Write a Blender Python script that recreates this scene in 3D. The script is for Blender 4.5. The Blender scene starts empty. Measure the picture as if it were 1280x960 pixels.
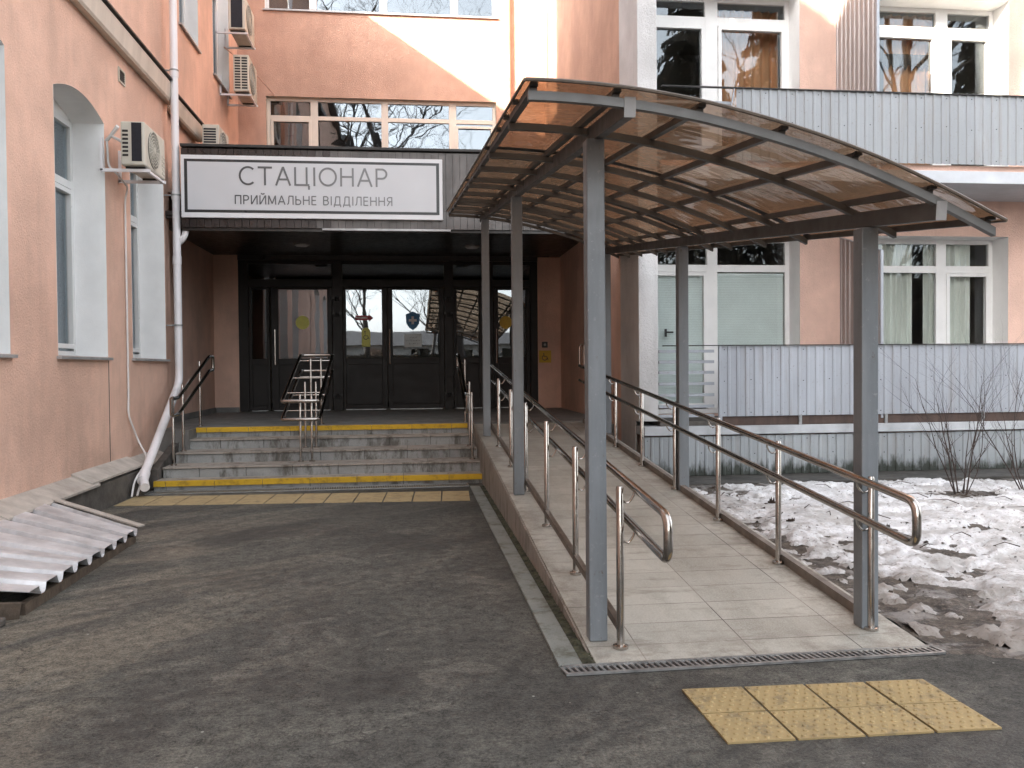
import bpy, bmesh, math, random
from mathutils import Vector, Matrix, noise
from math import radians, sin, cos, pi

sc = bpy.context.scene
COL = sc.collection

# ------------------------------------------------------------------ materials
class NT:
    def __init__(s, name):
        s.m = bpy.data.materials.new(name); s.m.use_nodes = True
        s.t = s.m.node_tree; s.n = s.t.nodes; s.n.clear()
        s.out = s.new('ShaderNodeOutputMaterial')
        s.pos = s.new('ShaderNodeNewGeometry').outputs['Position']
    def new(s, k, **kw):
        n = s.n.new(k)
        for a, v in kw.items(): setattr(n, a, v)
        return n
    def link(s, a, b): s.t.links.new(a, b)
    def val(s, sock, v):
        if hasattr(v, 'links'): s.link(v, sock)
        else: sock.default_value = v
    def scalev(s, sc_):
        n = s.new('ShaderNodeVectorMath', operation='MULTIPLY'); s.link(s.pos, n.inputs[0]); n.inputs[1].default_value = sc_
        return n.outputs[0]
    def noise(s, scale, detail=4, rough=.55, vec=None, dist=0):
        n = s.new('ShaderNodeTexNoise'); n.inputs['Scale'].default_value = scale
        n.inputs['Detail'].default_value = detail; n.inputs['Roughness'].default_value = rough
        n.inputs['Distortion'].default_value = dist
        s.link(vec if vec is not None else s.pos, n.inputs['Vector']); return n.outputs[0]
    def ramp(s, f, a, b, c0=0., c1=1.):
        n = s.new('ShaderNodeMapRange'); s.link(f, n.inputs[0])
        for i, v in enumerate((a, b, c0, c1)): n.inputs[i+1].default_value = v
        return n.outputs[0]
    def mix(s, f, a, b, mode='MIX'):
        n = s.new('ShaderNodeMix', data_type='RGBA', blend_type=mode)
        s.val(n.inputs[0], f); s.val(n.inputs[6], c4(a)); s.val(n.inputs[7], c4(b)); return n.outputs[2]
    def math(s, op, a, b=0.):
        n = s.new('ShaderNodeMath', operation=op); s.val(n.inputs[0], a); s.val(n.inputs[1], b); return n.outputs[0]
    def sep(s):
        n = s.new('ShaderNodeSeparateXYZ'); s.link(s.pos, n.inputs[0]); return n.outputs
    def bump(s, h, strength=.3, dist=.01):
        n = s.new('ShaderNodeBump'); n.inputs['Strength'].default_value = strength; n.inputs['Distance'].default_value = dist
        s.link(h, n.inputs['Height']); return n.outputs[0]
    def pbsdf(s, col, rough=.6, metal=0., normal=None, spec=.5):
        p = s.new('ShaderNodeBsdfPrincipled')
        s.val(p.inputs['Base Color'], c4(col)); s.val(p.inputs['Roughness'], rough); s.val(p.inputs['Metallic'], metal)
        p.inputs['Specular IOR Level'].default_value = spec
        if normal is not None: s.link(normal, p.inputs['Normal'])
        s.link(p.outputs[0], s.out.inputs[0]); return p
def c4(v):
    return v if hasattr(v, 'links') else (v if len(v) == 4 else (*v, 1.))

def plain(name, col, rough=.5, metal=0., var=.12, scale=6., bump=.0, bscale=80., spec=.5, streak=False):
    t = NT(name)
    v = t.scalev((1, 1, .12)) if streak else None
    f = t.noise(scale, 5, .6, v)
    d = tuple(c*(1-var*1.6) for c in col); l = tuple(min(1, c*(1+var)) for c in col)
    c = t.mix(t.ramp(f, .3, .7), d, l)
    r = t.ramp(t.noise(scale*3, 3), .3, .7, max(.03, rough-.08), min(1, rough+.1))
    nm = t.bump(t.noise(bscale, 3), bump, .01) if bump else None
    t.pbsdf(c, r, metal, nm, spec); return t.m

def stucco(name, col, dirt=(.25, .17, .13)):
    t = NT(name)
    a = t.noise(.9, 6, .62); b = t.noise(5, 5, .6, t.scalev((1, 1, .14)))
    c = t.mix(t.ramp(a, .40, .62), tuple(x*.85 for x in col), tuple(min(1, x*1.07) for x in col))
    c = t.mix(t.ramp(b, .50, .66, 0, .30), c, tuple(x*.74 for x in col))
    fine = t.noise(140, 3, .7)
    c = t.mix(t.ramp(fine, .35, .65, 0, .16), c, tuple(x*.7 for x in col))
    z = t.sep()[2]
    low = t.math('MULTIPLY', t.ramp(z, .35, 1.5, 1, 0), t.ramp(t.noise(2.2, 7, .7, t.scalev((1, 1, .5))), .46, .72, 0, .4))
    c = t.mix(low, c, dirt)
    h = t.math('ADD', t.math('MULTIPLY', fine, .6), t.noise(38, 4, .65))
    t.pbsdf(c, .92, 0, t.bump(h, .75, .016), .2); return t.m

M = {}
M['pink'] = stucco('pink_stucco', (.60, .385, .295))
M['pink_left'] = stucco('peach_stucco', (.81, .545, .43))
M['pink_pale'] = stucco('pale_pink_stucco', (.74, .51, .42))
M['white_wall'] = stucco('white_render', (.66, .66, .66), (.14, .15, .06))
M['reveal'] = plain('white_painted_plaster', (.87, .87, .86), .85, 0, .04, 2.5, .15, 60)
M['cornice'] = plain('cream_painted_band', (.60, .53, .45), .8, 0, .1, 3, .2, 60, streak=True)
M['pvc'] = plain('white_pvc', (.74, .74, .73), .35, 0, .04, 3)
M['pvc_cream'] = plain('cream_pvc', (.70, .62, .53), .4, 0, .05, 3)
M['sill'] = plain('grey_metal_sill', (.42, .42, .42), .45, .3, .15, 5)
M['darkmetal'] = plain('dark_flashing', (.035, .033, .032), .5, .2, .2, 4)
def steel():
    t = NT('grey_painted_steel')
    c = t.mix(t.ramp(t.noise(5, 6, .65, t.scalev((1, 1, .15))), .4, .62), (.155, .176, .195), (.21, .232, .252))
    c = t.mix(t.ramp(t.noise(30, 6, .75), .60, .66, 0, .6), c, (.30, .31, .32))
    c = t.mix(t.ramp(t.noise(22, 6, .78, t.scalev((1, 1, .5))), .63, .68, 0, .8), c, (.10, .065, .045))
    t.pbsdf(c, t.ramp(t.noise(9, 5), .35, .65, .34, .55), 0, t.bump(t.noise(18, 4, .6), .12, .006), .5); return t.m
M['steel_paint'] = steel()
M['steel_arch'] = plain('grey_painted_arch', (.15, .155, .155), .45, .0, .12, 5)
M['sky_lit_end'] = plain('sky_lit_steel_cap', (.30, .30, .30), .5, 0, .1, 6)  # paler than the beams: skylight on their end faces put into the colour
M['inox_dark'] = plain('shaded_stainless_steel', (.30, .275, .255), .16, 1., .10, 10)  # darker copy of the steel, dark porch reflections put into its colour
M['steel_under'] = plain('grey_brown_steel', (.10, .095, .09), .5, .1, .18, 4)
M['inox'] = plain('stainless_steel', (.46, .43, .40), .17, 1., .10, 10)
M['kick'] = plain('dull_brown_tube', (.13, .105, .085), .45, .3, .2, 9)
M['pipe'] = plain('white_drainpipe', (.80, .78, .79), .4, .05, .08, 4, streak=True)
M['cable'] = plain('white_cable', (.70, .68, .66), .5, 0, .05, 4)
M['ac'] = plain('cream_casing', (.58, .55, .47), .45, 0, .1, 6, streak=True)
M['ac_dark'] = plain('condenser_fins', (.012, .014, .022), .5, .3, .2, 30)
M['black'] = plain('black_plastic', (.012, .012, .012), .4, 0, .2, 8)
M['zinc'] = plain('galvanised_steel', (.36, .37, .37), .42, .7, .22, 14)
M['doorframe'] = plain('dark_brown_aluminium', (.017, .0145, .013), .5, 0, .12, 3, spec=.3)
M['ceiling'] = plain('dark_brown_soffit', (.022, .017, .015), .35, .1, .25, 4)
M['plank'] = plain('grey_brown_plank', (.115, .105, .10), .42, .2, .25, 3.5, streak=True)
M['plank_d'] = plain('dark_brown_plank', (.035, .026, .024), .3, .2, .2, 3.5, streak=True)
M['signface'] = plain('sign_face', (.58, .59, .61), .42, 0, .03, .8)
M['signframe'] = plain('sign_frame', (.74, .745, .76), .55, 0, .03, 1)
M['signdark'] = plain('sign_border', (.022, .024, .026), .35, 0, .1, 3)
M['yellow_dot'] = plain('yellow_sticker', (.62, .60, .12), .5, 0, .06, 10)
M['yellow_dark'] = plain('yellow_plaque', (.62, .40, .03), .5, 0, .08, 10)
M['red'] = plain('red_sticker', (.42, .03, .05), .5, 0, .06, 10)
M['blue'] = plain('blue_sticker', (.03, .17, .36), .5, 0, .06, 10)
M['paper'] = plain('white_paper', (.66, .72, .72), .8, 0, .04, 10)
M['kerbstone'] = plain('dirty_kerb_tile', (.19, .168, .148), .7, 0, .25, 6, .2, 50)
M['wood'] = plain('weathered_board', (.10, .075, .055), .85, 0, .3, 9, .4, 50)
M['concrete'] = plain('dark_concrete', (.105, .095, .085), .9, 0, .3, 4, .5, 40)
M['apron'] = plain('wet_concrete', (.05, .046, .04), .55, 0, .35, 3, .4, 30)
M['slab'] = plain('light_slab', (.44, .40, .355), .85, 0, .2, 4, .3, 50)
M['sheet'] = plain('grey_corrugated_steel', (.58, .585, .60), .4, .25, .22, 4)
M['floor'] = plain('porch_floor', (.18, .178, .17), .6, 0, .2, 3, .2, 60)
M['brownbeam'] = plain('rusty_brown_beam', (.075, .048, .038), .75, 0, .3, 5, .2, 40, streak=True)
M['slabgrey'] = plain('grey_slab_edge', (.42, .44, .46), .7, 0, .14, 3, .2, 50)
M['slabwhite'] = plain('white_slab_edge', (.48, .505, .54), .6, 0, .08, 3)
M['interior'] = plain('room_wall', (.30, .27, .24), .9, 0, .1, 2)
M['interior_dark'] = plain('hall_wall', (.06, .055, .05), .9, 0, .1, 2)
M['peach'] = plain('peach_curtain', (.80, .42, .24), .9, 0, .12, 4, streak=True)
M['sheer'] = plain('grey_sheer_curtain', (.64, .66, .62), .9, 0, .16, 5, streak=True)
M['blind'] = plain('pale_green_blind', (.76, .82, .82), .6, 0, .04, 3)
M['bark'] = plain('dark_bark', (.055, .045, .04), .9, 0, .3, 12, .5, 30)
M['shrubwood'] = plain('shrub_twigs', (.05, .035, .03), .9, 0, .3, 20)
M['needles'] = plain('dark_spruce_needles', (.060, .054, .042), .8, 0, .4, 4)
M['litter'] = plain('brown_litter', (.045, .028, .018), .9, 0, .4, 30)
M['far_wall'] = stucco('far_plaster', (.42, .40, .37))
M['roof'] = plain('roof_sheet', (.09, .085, .085), .6, .2, .15, 2)

# corrugated cladding with mossy streaks near its foot
def cladding(name, col, moss):
    t = NT(name)
    c = t.mix(t.ramp(t.noise(2.2, 5, .6, t.scalev((1, 1, .25))), .3, .7), tuple(x*.86 for x in col), tuple(x*1.08 for x in col))
    fx = t.math('FLOOR', t.math('DIVIDE', t.sep()[0], 1.125)); wn = t.new('ShaderNodeTexWhiteNoise', noise_dimensions='1D'); t.link(fx, wn.inputs['W'])
    c = t.mix(t.math('MULTIPLY', wn.outputs['Value'], .28), c, tuple(x*.62 for x in col))
    c = t.mix(t.ramp(t.noise(26, 5, .7), .60, .70, 0, .55), c, (.22, .19, .16))
    c = t.mix(t.ramp(t.noise(9, 6, .7, t.scalev((1, 1, .08))), .54, .66, 0, .3), c, (.25, .22, .19))
    if moss:
        z = t.sep()[2]
        g = t.math('ADD', t.ramp(z, .0, .42, .42, -.22), t.noise(9, 6, .7, t.scalev((1, 1, .28))))
        c = t.mix(t.ramp(g, .56, .78, 0, .92), c, (.030, .036, .026))
    t.pbsdf(c, t.ramp(t.noise(4, 4), .35, .65, .32, .5), .2, t.bump(t.noise(2.2, 3, .5), .25, .03), .5); return t.m
M['clad'] = cladding('grey_cladding', (.41, .44, .485), False)
M['clad_up'] = cladding('sky_dimmed_grey_cladding', (.33, .35, .37), False)  # same cladding, colour darkened to offset the strong sky light up here
M['clad_moss'] = cladding('mossy_cladding', (.37, .40, .42), True)
M['clad_brown'] = cladding('brown_grey_cladding', (.34, .30, .29), False)

def asphalt():
    t = NT('asphalt')
    fine = t.noise(60, 4, .75); grit = t.noise(170, 2, .7); mid = t.noise(13, 6, .72)
    big = t.noise(.55, 7, .62, None, .4); patch = t.noise(1.9, 8, .68, None, .8)
    vr = t.new('ShaderNodeVectorRotate', rotation_type='Z_AXIS'); vr.inputs['Angle'].default_value = radians(-43); t.link(t.pos, vr.inputs['Vector'])
    vm = t.new('ShaderNodeVectorMath', operation='MULTIPLY'); t.link(vr.outputs[0], vm.inputs[0]); vm.inputs[1].default_value = (.4, 1.5, 1)
    st = t.noise(1.2, 9, .68, vm.outputs[0], .6)
    xyz = t.sep()
    c = t.mix(t.ramp(big, .42, .58), (.046, .046, .042), (0.084, 0.083, 0.073))
    c = t.mix(t.ramp(st, .49, .66, 0, .6), c, (0.144, 0.138, 0.117))
    c = t.mix(t.ramp(patch, .54, .64, 0, .5), c, (0.149, 0.143, 0.123))
    c = t.mix(t.ramp(patch, .34, .47, .35, 0), c, (0.035, 0.035, 0.033))
    dust = t.math('MULTIPLY', t.ramp(xyz[0], -3.4, -.2, 1, 0), t.ramp(t.noise(.8, 8, .68, vm.outputs[0], .8), .46, .58, 0, .95))
    c = t.mix(dust, c, (0.226, 0.204, 0.158))
    damp = t.math('MULTIPLY', t.ramp(xyz[0], 1.2, 3.2), t.ramp(t.noise(1.4, 6, .65), .42, .55, 0, .8))
    c = t.mix(damp, c, (0.031, 0.031, 0.029))
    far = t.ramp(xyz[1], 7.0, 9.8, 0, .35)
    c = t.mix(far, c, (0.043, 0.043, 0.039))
    f = t.math('ADD', t.ramp(mid, .38, .62, -.35, .35), t.ramp(fine, .38, .62, -.42, .45))
    f = t.math('ADD', f, t.ramp(grit, .52, .66, 0, .8))
    f = t.math('ADD', f, .94)
    sc_ = t.new('ShaderNodeVectorMath', operation='SCALE'); t.link(c, sc_.inputs[0]); t.link(f, sc_.inputs['Scale']); c = sc_.outputs[0]
    ve = t.new('ShaderNodeTexVoronoi', feature='DISTANCE_TO_EDGE'); ve.inputs['Scale'].default_value = .45
    wv = t.new('ShaderNodeVectorMath', operation='ADD'); t.link(t.pos, wv.inputs[0])
    nn = t.new('ShaderNodeTexNoise'); nn.inputs['Scale'].default_value = 3; nn.inputs['Detail'].default_value = 6; t.link(t.pos, nn.inputs['Vector'])
    ws = t.new('ShaderNodeVectorMath', operation='SCALE'); t.link(nn.outputs['Color'], ws.inputs[0]); ws.inputs['Scale'].default_value = .5
    t.link(ws.outputs[0], wv.inputs[1]); t.link(wv.outputs[0], ve.inputs['Vector'])
    crack = t.math('MULTIPLY', t.ramp(ve.outputs['Distance'], .001, .003, .5, 0), t.ramp(t.noise(.5, 3), .52, .58))
    c = t.mix(crack, c, (0.015, 0.015, 0.014))
    vor = t.new('ShaderNodeTexVoronoi'); vor.inputs['Scale'].default_value = 6; t.link(t.pos, vor.inputs['Vector'])
    c = t.mix(t.math('MULTIPLY', t.ramp(vor.outputs['Distance'], .03, .05, .8, 0), t.ramp(t.noise(2.3, 2), .5, .55)), c, (0.384, 0.393, 0.356))
    h = t.math('ADD', fine, t.math('MULTIPLY', mid, .8))
    t.pbsdf(c, t.ramp(big, .42, .58, .55, .88), 0, t.bump(h, .7, .015), .35); return t.m
M['asphalt'] = asphalt()

def soil():
    t = NT('wet_soil')
    c = t.mix(t.ramp(t.noise(5, 8, .75), .42, .58), (.026, .022, .019), (.10, .084, .068))
    c = t.mix(t.ramp(t.noise(30, 6, .75), .52, .60, 0, .75), c, (.17, .145, .12))
    c = t.mix(t.ramp(t.noise(2.6, 7, .7), .52, .60, 0, .65), c, (.30, .29, .28))
    t.pbsdf(c, t.ramp(t.noise(3, 4), .35, .65, .4, .9), 0, t.bump(t.noise(60, 5, .7), .7, .02), .4); return t.m
M['soil'] = soil()

def snow():
    t = NT('old_snow')
    c = t.mix(t.ramp(t.noise(3.5, 7, .68), .35, .62), (.46, .46, .46), (.72, .725, .74))
    xyz = t.sep()
    near = t.math('ADD', t.ramp(xyz[0], 2.9, 4.3, .22, 0), t.ramp(xyz[1], 4.4, 6.4, .22, 0))
    c = t.mix(t.ramp(t.math('ADD', near, t.noise(5, 8, .75)), .58, .84, 0, .85), c, (.20, .175, .15))
    c = t.mix(t.ramp(t.noise(26, 5, .75), .56, .63, 0, .8), c, (.13, .105, .085))
    c = t.mix(t.ramp(t.noise(1.6, 8, .75), .50, .58, 0, .6), c, (.33, .315, .295))
    t.pbsdf(c, .75, 0, t.bump(t.noise(35, 5, .7), .5, .02), .4); return t.m
M['snow'] = snow()

def ramp_tiles():
    t = NT('ramp_tiles')
    mp = t.new('ShaderNodeMapping'); mp.inputs['Location'].default_value = (.0, -.02, 0); t.link(t.pos, mp.inputs[0])
    b = t.new('ShaderNodeTexBrick'); t.link(mp.outputs[0], b.inputs['Vector'])
    b.offset = .0; b.inputs['Scale'].default_value = 1
    b.inputs['Brick Width'].default_value = .6; b.inputs['Row Height'].default_value = .3
    b.inputs['Mortar Size'].default_value = .0035; b.inputs['Mortar Smooth'].default_value = .3
    b.inputs['Color1'].default_value = (.37, .368, .33, 1); b.inputs['Color2'].default_value = (.48, .478, .43, 1)
    b.inputs['Mortar'].default_value = (.22, .19, .165, 1)
    c = t.mix(t.ramp(t.noise(1.3, 8, .7, t.scalev((1.4, .5, 1))), .44, .62, 0, .7), b.outputs[0], (.258, .25, .215))
    c = t.mix(t.ramp(t.noise(120, 3, .7), .45, .66, 0, .45), c, (.60, .60, .56))
    c = t.mix(t.ramp(t.noise(100, 3, .7), .32, .45, .4, 0), c, (.22, .20, .18))
    c = t.mix(t.ramp(t.noise(7, 6, .7, t.scalev((.3, 1, 1))), .55, .66, 0, .5), c, (.20, .18, .152))
    edge = t.math('MAXIMUM', t.ramp(t.sep()[0], 2.25, 2.6, 0, 1), t.math('MAXIMUM', t.ramp(t.sep()[0], 1.25, .95, 0, .8), t.ramp(t.sep()[1], 4.75, 4.3, 0, .9)))
    c = t.mix(t.math('MULTIPLY', edge, t.ramp(t.noise(4.5, 8, .75), .44, .60, 0, .75)), c, (.17, .152, .127))
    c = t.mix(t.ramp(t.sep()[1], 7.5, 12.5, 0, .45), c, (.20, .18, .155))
    c = t.mix(t.math('MULTIPLY', b.outputs['Fac'], t.ramp(t.noise(1.1, 3), .45, .6, 0, .9)), c, (.03, .025, .022))
    t.pbsdf(c, t.ramp(t.noise(3, 4), .3, .7, .5, .72), 0, t.bump(b.outputs['Fac'], -.25, .004), .4); return t.m
M['ramptile'] = ramp_tiles()

def stone(name, a, b, dirt):
    t = NT(name)
    oi = t.new('ShaderNodeTexVoronoi'); oi.inputs['Scale'].default_value = 1.7; t.link(t.pos, oi.inputs['Vector'])
    c = t.mix(t.ramp(t.noise(2.4, 6, .65), .3, .7), a, b)
    c = t.mix(t.ramp(t.noise(150, 2, .6), .4, .68, 0, .35), c, tuple(x*1.5 for x in b))
    c = t.mix(t.ramp(t.noise(5, 8, .75, t.scalev((1, 1, .35))), .50, .62, 0, .85), c, dirt)
    t.pbsdf(c, .62, 0, t.bump(t.noise(70, 4), .15, .005), .4); return t.m
M['stepstone'] = stone('step_granite', (.19, .197, .195), (.31, .315, .305), (.075, .068, .056))
M['treadstone'] = stone('tread_granite', (.24, .215, .185), (.34, .31, .275), (.12, .10, .08))
M['sidewall'] = stone('ramp_side_tile', (.22, .205, .185), (.30, .278, .25), (.12, .105, .088))
M['ground_gap'] = plain('mossy_gap', (.05, .052, .03), .95, 0, .5, 14, .8, 40)
M['channel'] = stone('drain_channel', (.15, .165, .155), (.23, .25, .235), (.085, .085, .06))

def worn_yellow(name, col, dark):
    t = NT(name)
    c = t.mix(t.ramp(t.noise(2.5, 5, .6), .3, .7), tuple(x*.85 for x in col), col)
    c = t.mix(t.ramp(t.noise(8, 8, .78), .50, .64, 0, .65), c, dark)
    c = t.mix(t.ramp(t.noise(120, 2, .6), .6, .75, 0, .4), c, dark)
    t.pbsdf(c, .7, 0, t.bump(t.noise(90, 4), .25, .006), .35); return t.m
M['nosing'] = worn_yellow('yellow_nosing', (.64, .40, .03), (.20, .13, .03))
M['tactile'] = worn_yellow('yellow_tactile', (.385, .295, .145), (.15, .125, .085))
M['tactile_far'] = worn_yellow('pale_yellow_tactile', (.42, .325, .175), (.15, .125, .085))

def glass(name, tint, refl, wav=.0, wscale=2.5):
    t = NT(name)
    tr = t.new('ShaderNodeBsdfTransparent'); tr.inputs[0].default_value = c4(tint)
    g = t.new('ShaderNodeBsdfGlossy'); g.inputs['Roughness'].default_value = .012
    g.inputs[0].default_value = (.86, .93, 1, 1)
    lw = t.new('ShaderNodeLayerWeight'); lw.inputs[0].default_value = .20
    f = t.math('MINIMUM', t.math('ADD', t.math('MULTIPLY', lw.outputs['Fresnel'], .7), refl), .95)
    if wav:
        t.link(t.bump(t.noise(wscale, 1, .4), wav, .05), g.inputs['Normal'])
    mx = t.new('ShaderNodeMixShader'); t.link(f, mx.inputs[0]); t.link(tr.outputs[0], mx.inputs[1]); t.link(g.outputs[0], mx.inputs[2])
    t.link(mx.outputs[0], t.out.inputs[0]); return t.m
M['glass'] = glass('window_glass', (.95, .965, .955), .03, .012)
M['glass_up'] = glass('reflecting_glass', (.60, .63, .63), .13, .03)
M['glass_mid'] = glass('bedroom_glass', (.82, .84, .82), .075, .02)
M['glass_door'] = glass('door_glass', (.5, .52, .52), .15, .012)

def poly_sheet():
    t = NT('bronze_polycarbonate')
    tr = t.new('ShaderNodeBsdfTransparent')
    c = t.mix(t.ramp(t.noise(2.2, 6, .65), .35, .7), (.30, .21, .145), (.43, .32, .235))
    t.link(c, tr.inputs[0])
    df = t.new('ShaderNodeBsdfTranslucent'); df.inputs[0].default_value = (.15, .088, .05, 1)
    d2 = t.new('ShaderNodeBsdfDiffuse'); t.link(t.mix(t.ramp(t.noise(5, 7, .7), .4, .72), (.05, .036, .028), (.10, .074, .056)), d2.inputs[0])
    a = t.new('ShaderNodeAddShader'); t.link(df.outputs[0], a.inputs[0]); t.link(d2.outputs[0], a.inputs[1])
    m1 = t.new('ShaderNodeMixShader'); m1.inputs[0].default_value = .40; t.link(tr.outputs[0], m1.inputs[1]); t.link(a.outputs[0], m1.inputs[2])
    g = t.new('ShaderNodeBsdfGlossy'); g.inputs['Roughness'].default_value = .06
    t.link(t.bump(t.noise(3.0, 2, .5, t.scalev((1, 1.6, 1)), .8), .25, .05), g.inputs['Normal'])
    lw = t.new('ShaderNodeLayerWeight'); lw.inputs[0].default_value = .3
    m2 = t.new('ShaderNodeMixShader'); t.link(t.math('ADD', t.math('MULTIPLY', lw.outputs['Fresnel'], .3), .012), m2.inputs[0])
    t.link(m1.outputs[0], m2.inputs[1]); t.link(g.outputs[0], m2.inputs[2]); t.link(m2.outputs[0], t.out.inputs[0]); return t.m
M['poly'] = poly_sheet()

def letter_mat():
    t = NT('sky_sheen_lettering')
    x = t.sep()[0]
    t.pbsdf(t.mix(t.ramp(x, -2.6, -.9), (.055, .057, .06), (.20, .205, .21)), .35, 0, None, .5); return t.m  # sky reflection painted into the letters, dark at left to lighter at right
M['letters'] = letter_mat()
M['ink'] = plain('dark_ink', (.03, .03, .05), .7, 0, .1, 10)
M['white_print'] = plain('white_print', (.72, .72, .72), .6, 0, .05, 10)
def lamp_mat():
    t = NT('hall_lamp_glow'); e = t.new('ShaderNodeEmission'); e.inputs[0].default_value = (1, .93, .72, 1); e.inputs[1].default_value = 2.2
    t.link(e.outputs[0], t.out.inputs[0]); return t.m
M['lamp'] = lamp_mat()

# ------------------------------------------------------------------ mesh helper
ORG = {}
def org(o):
    while o is not None:
        if o.name in ORG: return ORG[o.name]
        o = o.parent
    return Vector((0, 0, 0))

class MB:
    def __init__(s): s.v = []; s.f = []
    def quad(s, *p):
        i = len(s.v); s.v += [tuple(q) for q in p]; s.f.append(tuple(range(i, i+len(p)))); return s
    def hexa(s, p):
        i = len(s.v); s.v += [tuple(q) for q in p]
        for f in ((0, 3, 2, 1), (4, 5, 6, 7), (0, 1, 5, 4), (1, 2, 6, 5), (2, 3, 7, 6), (3, 0, 4, 7)): s.f.append(tuple(i+k for k in f))
        return s
    def box(s, x0, x1, y0, y1, z0, z1):
        return s.hexa([(x0, y0, z0), (x1, y0, z0), (x1, y1, z0), (x0, y1, z0), (x0, y0, z1), (x1, y0, z1), (x1, y1, z1), (x0, y1, z1)])
    def bar(s, a, b, w, h):
        "rectangular bar from a to b: w sideways, h upwards (in the plane of the bar)"
        a, b = Vector(a), Vector(b); d = (b-a).normalized()
        side = d.cross(Vector((0, 0, 1)))
        side = Vector((1, 0, 0)) if side.length < 1e-4 else side.normalized()
        up = side.cross(d).normalized(); sw, uh = side*w/2, up*h/2
        return s.hexa([a-sw-uh, a+sw-uh, b+sw-uh, b-sw-uh, a-sw+uh, a+sw+uh, b+sw+uh, b-sw+uh])
    def tube(s, pts, r, n=12, cap=True):
        pts = [Vector(p) for p in pts]; rs = r if isinstance(r, (list, tuple)) else [r]*len(pts)
        d = (pts[1]-pts[0]).normalized()
        a = d.orthogonal().normalized(); i0 = len(s.v)
        for k, p in enumerate(pts):
            if 0 < k < len(pts)-1: dn = ((pts[k+1]-p).normalized()+(p-pts[k-1]).normalized())
            elif k: dn = p-pts[k-1]
            else: dn = pts[1]-p
            dn = dn.normalized() if dn.length > 1e-9 else d
            a = (a-dn*a.dot(dn)); a = a.normalized() if a.length > 1e-6 else dn.orthogonal().normalized()
            b = dn.cross(a)
            for j in range(n):
                t = 2*pi*j/n; s.v.append(tuple(p+(a*cos(t)+b*sin(t))*rs[k]))
        for k in range(len(pts)-1):
            for j in range(n):
                q = i0+k*n; s.f.append((q+j, q+(j+1) % n, q+n+(j+1) % n, q+n+j))
        if cap:
            s.f.append(tuple(i0+n-1-j for j in range(n))); q = i0+(len(pts)-1)*n; s.f.append(tuple(q+j for j in range(n)))
        return s
    def extrude(s, prof, vec):
        "closed polygon (list of 3d points) swept by vec"
        n = len(prof); i = len(s.v); vec = Vector(vec)
        s.v += [tuple(p) for p in prof]+[tuple(Vector(p)+vec) for p in prof]
        s.f.append(tuple(range(i+n-1, i-1, -1))); s.f.append(tuple(range(i+n, i+2*n)))
        for k in range(n): s.f.append((i+k, i+(k+1) % n, i+n+(k+1) % n, i+n+k))
        return s
    def strip(s, top, vec):
        "open polyline swept by vec (thin sheet)"
        n = len(top); i = len(s.v); vec = Vector(vec)
        s.v += [tuple(p) for p in top]+[tuple(Vector(p)+vec) for p in top]
        for k in range(n-1): s.f.append((i+k, i+k+1, i+n+k+1, i+n+k))
        return s
    def disc(s, c, r, axis='y', n=24, t=.004):
        c = Vector(c); P = []
        for k in range(n):
            a = 2*pi*k/n
            P.append(c+(Vector((cos(a)*r, 0, sin(a)*r)) if axis == 'y' else Vector((0, cos(a)*r, sin(a)*r)) if axis == 'x' else Vector((cos(a)*r, sin(a)*r, 0))))
        return s.extrude(P, {'y': (0, -t, 0), 'x': (t, 0, 0), 'z': (0, 0, t)}[axis])
    def build(s, name, mat, parent=None, origin=None, bevel=0, smooth=False, thick=0):
        o0 = org(parent) if parent is not None else Vector(origin or (0, 0, 0))
        me = bpy.data.meshes.new(name)
        me.from_pydata([tuple(Vector(p)-o0) for p in s.v], [], s.f); me.update()
        bm = bmesh.new(); bm.from_mesh(me); bmesh.ops.recalc_face_normals(bm, faces=bm.faces); bm.to_mesh(me); bm.free()
        me.materials.append(M[mat] if isinstance(mat, str) else mat)
        o = bpy.data.objects.new(name, me); COL.objects.link(o)
        if parent is not None: o.parent = parent
        else: o.location = o0; ORG[o.name] = o0
        if smooth:
            for p in me.polygons: p.use_smooth = True
            me.set_sharp_from_angle(angle=radians(35))
        if thick:
            m = o.modifiers.new('thickness', 'SOLIDIFY'); m.thickness = thick; m.offset = 0
        if bevel:
            m = o.modifiers.new('edge', 'BEVEL'); m.width = bevel; m.segments = 2; m.limit_method = 'ANGLE'; m.angle_limit = radians(40)
        return o

def tag(o, label=None, cat=None, group=None, kind=None):
    for k, v in (('label', label), ('category', cat), ('group', group), ('kind', kind)):
        if v: o[k] = v
    return o
def thing(name, loc, label, cat, group=None):
    o = bpy.data.objects.new(name, None); COL.objects.link(o); o.location = loc; o.empty_display_size = .2
    ORG[o.name] = Vector(loc); return tag(o, label, cat, group)
def struct(o, label=None, cat=None):
    o['kind'] = 'structure'; return tag(o, label, cat)
def rounded(pts, r=.06, n=5):
    pts = [Vector(p) for p in pts]; out = [pts[0]]
    for a, b, c in zip(pts, pts[1:], pts[2:]):
        u, w = (a-b), (c-b); rr = min(r, u.length*.45, w.length*.45); u.normalize(); w.normalize()
        p, q = b+u*rr, b+w*rr
        for k in range(n+1):
            t = k/n; out.append(p*(1-t)**2+b*2*t*(1-t)+q*t*t)
    out.append(pts[-1]); return out

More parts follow.
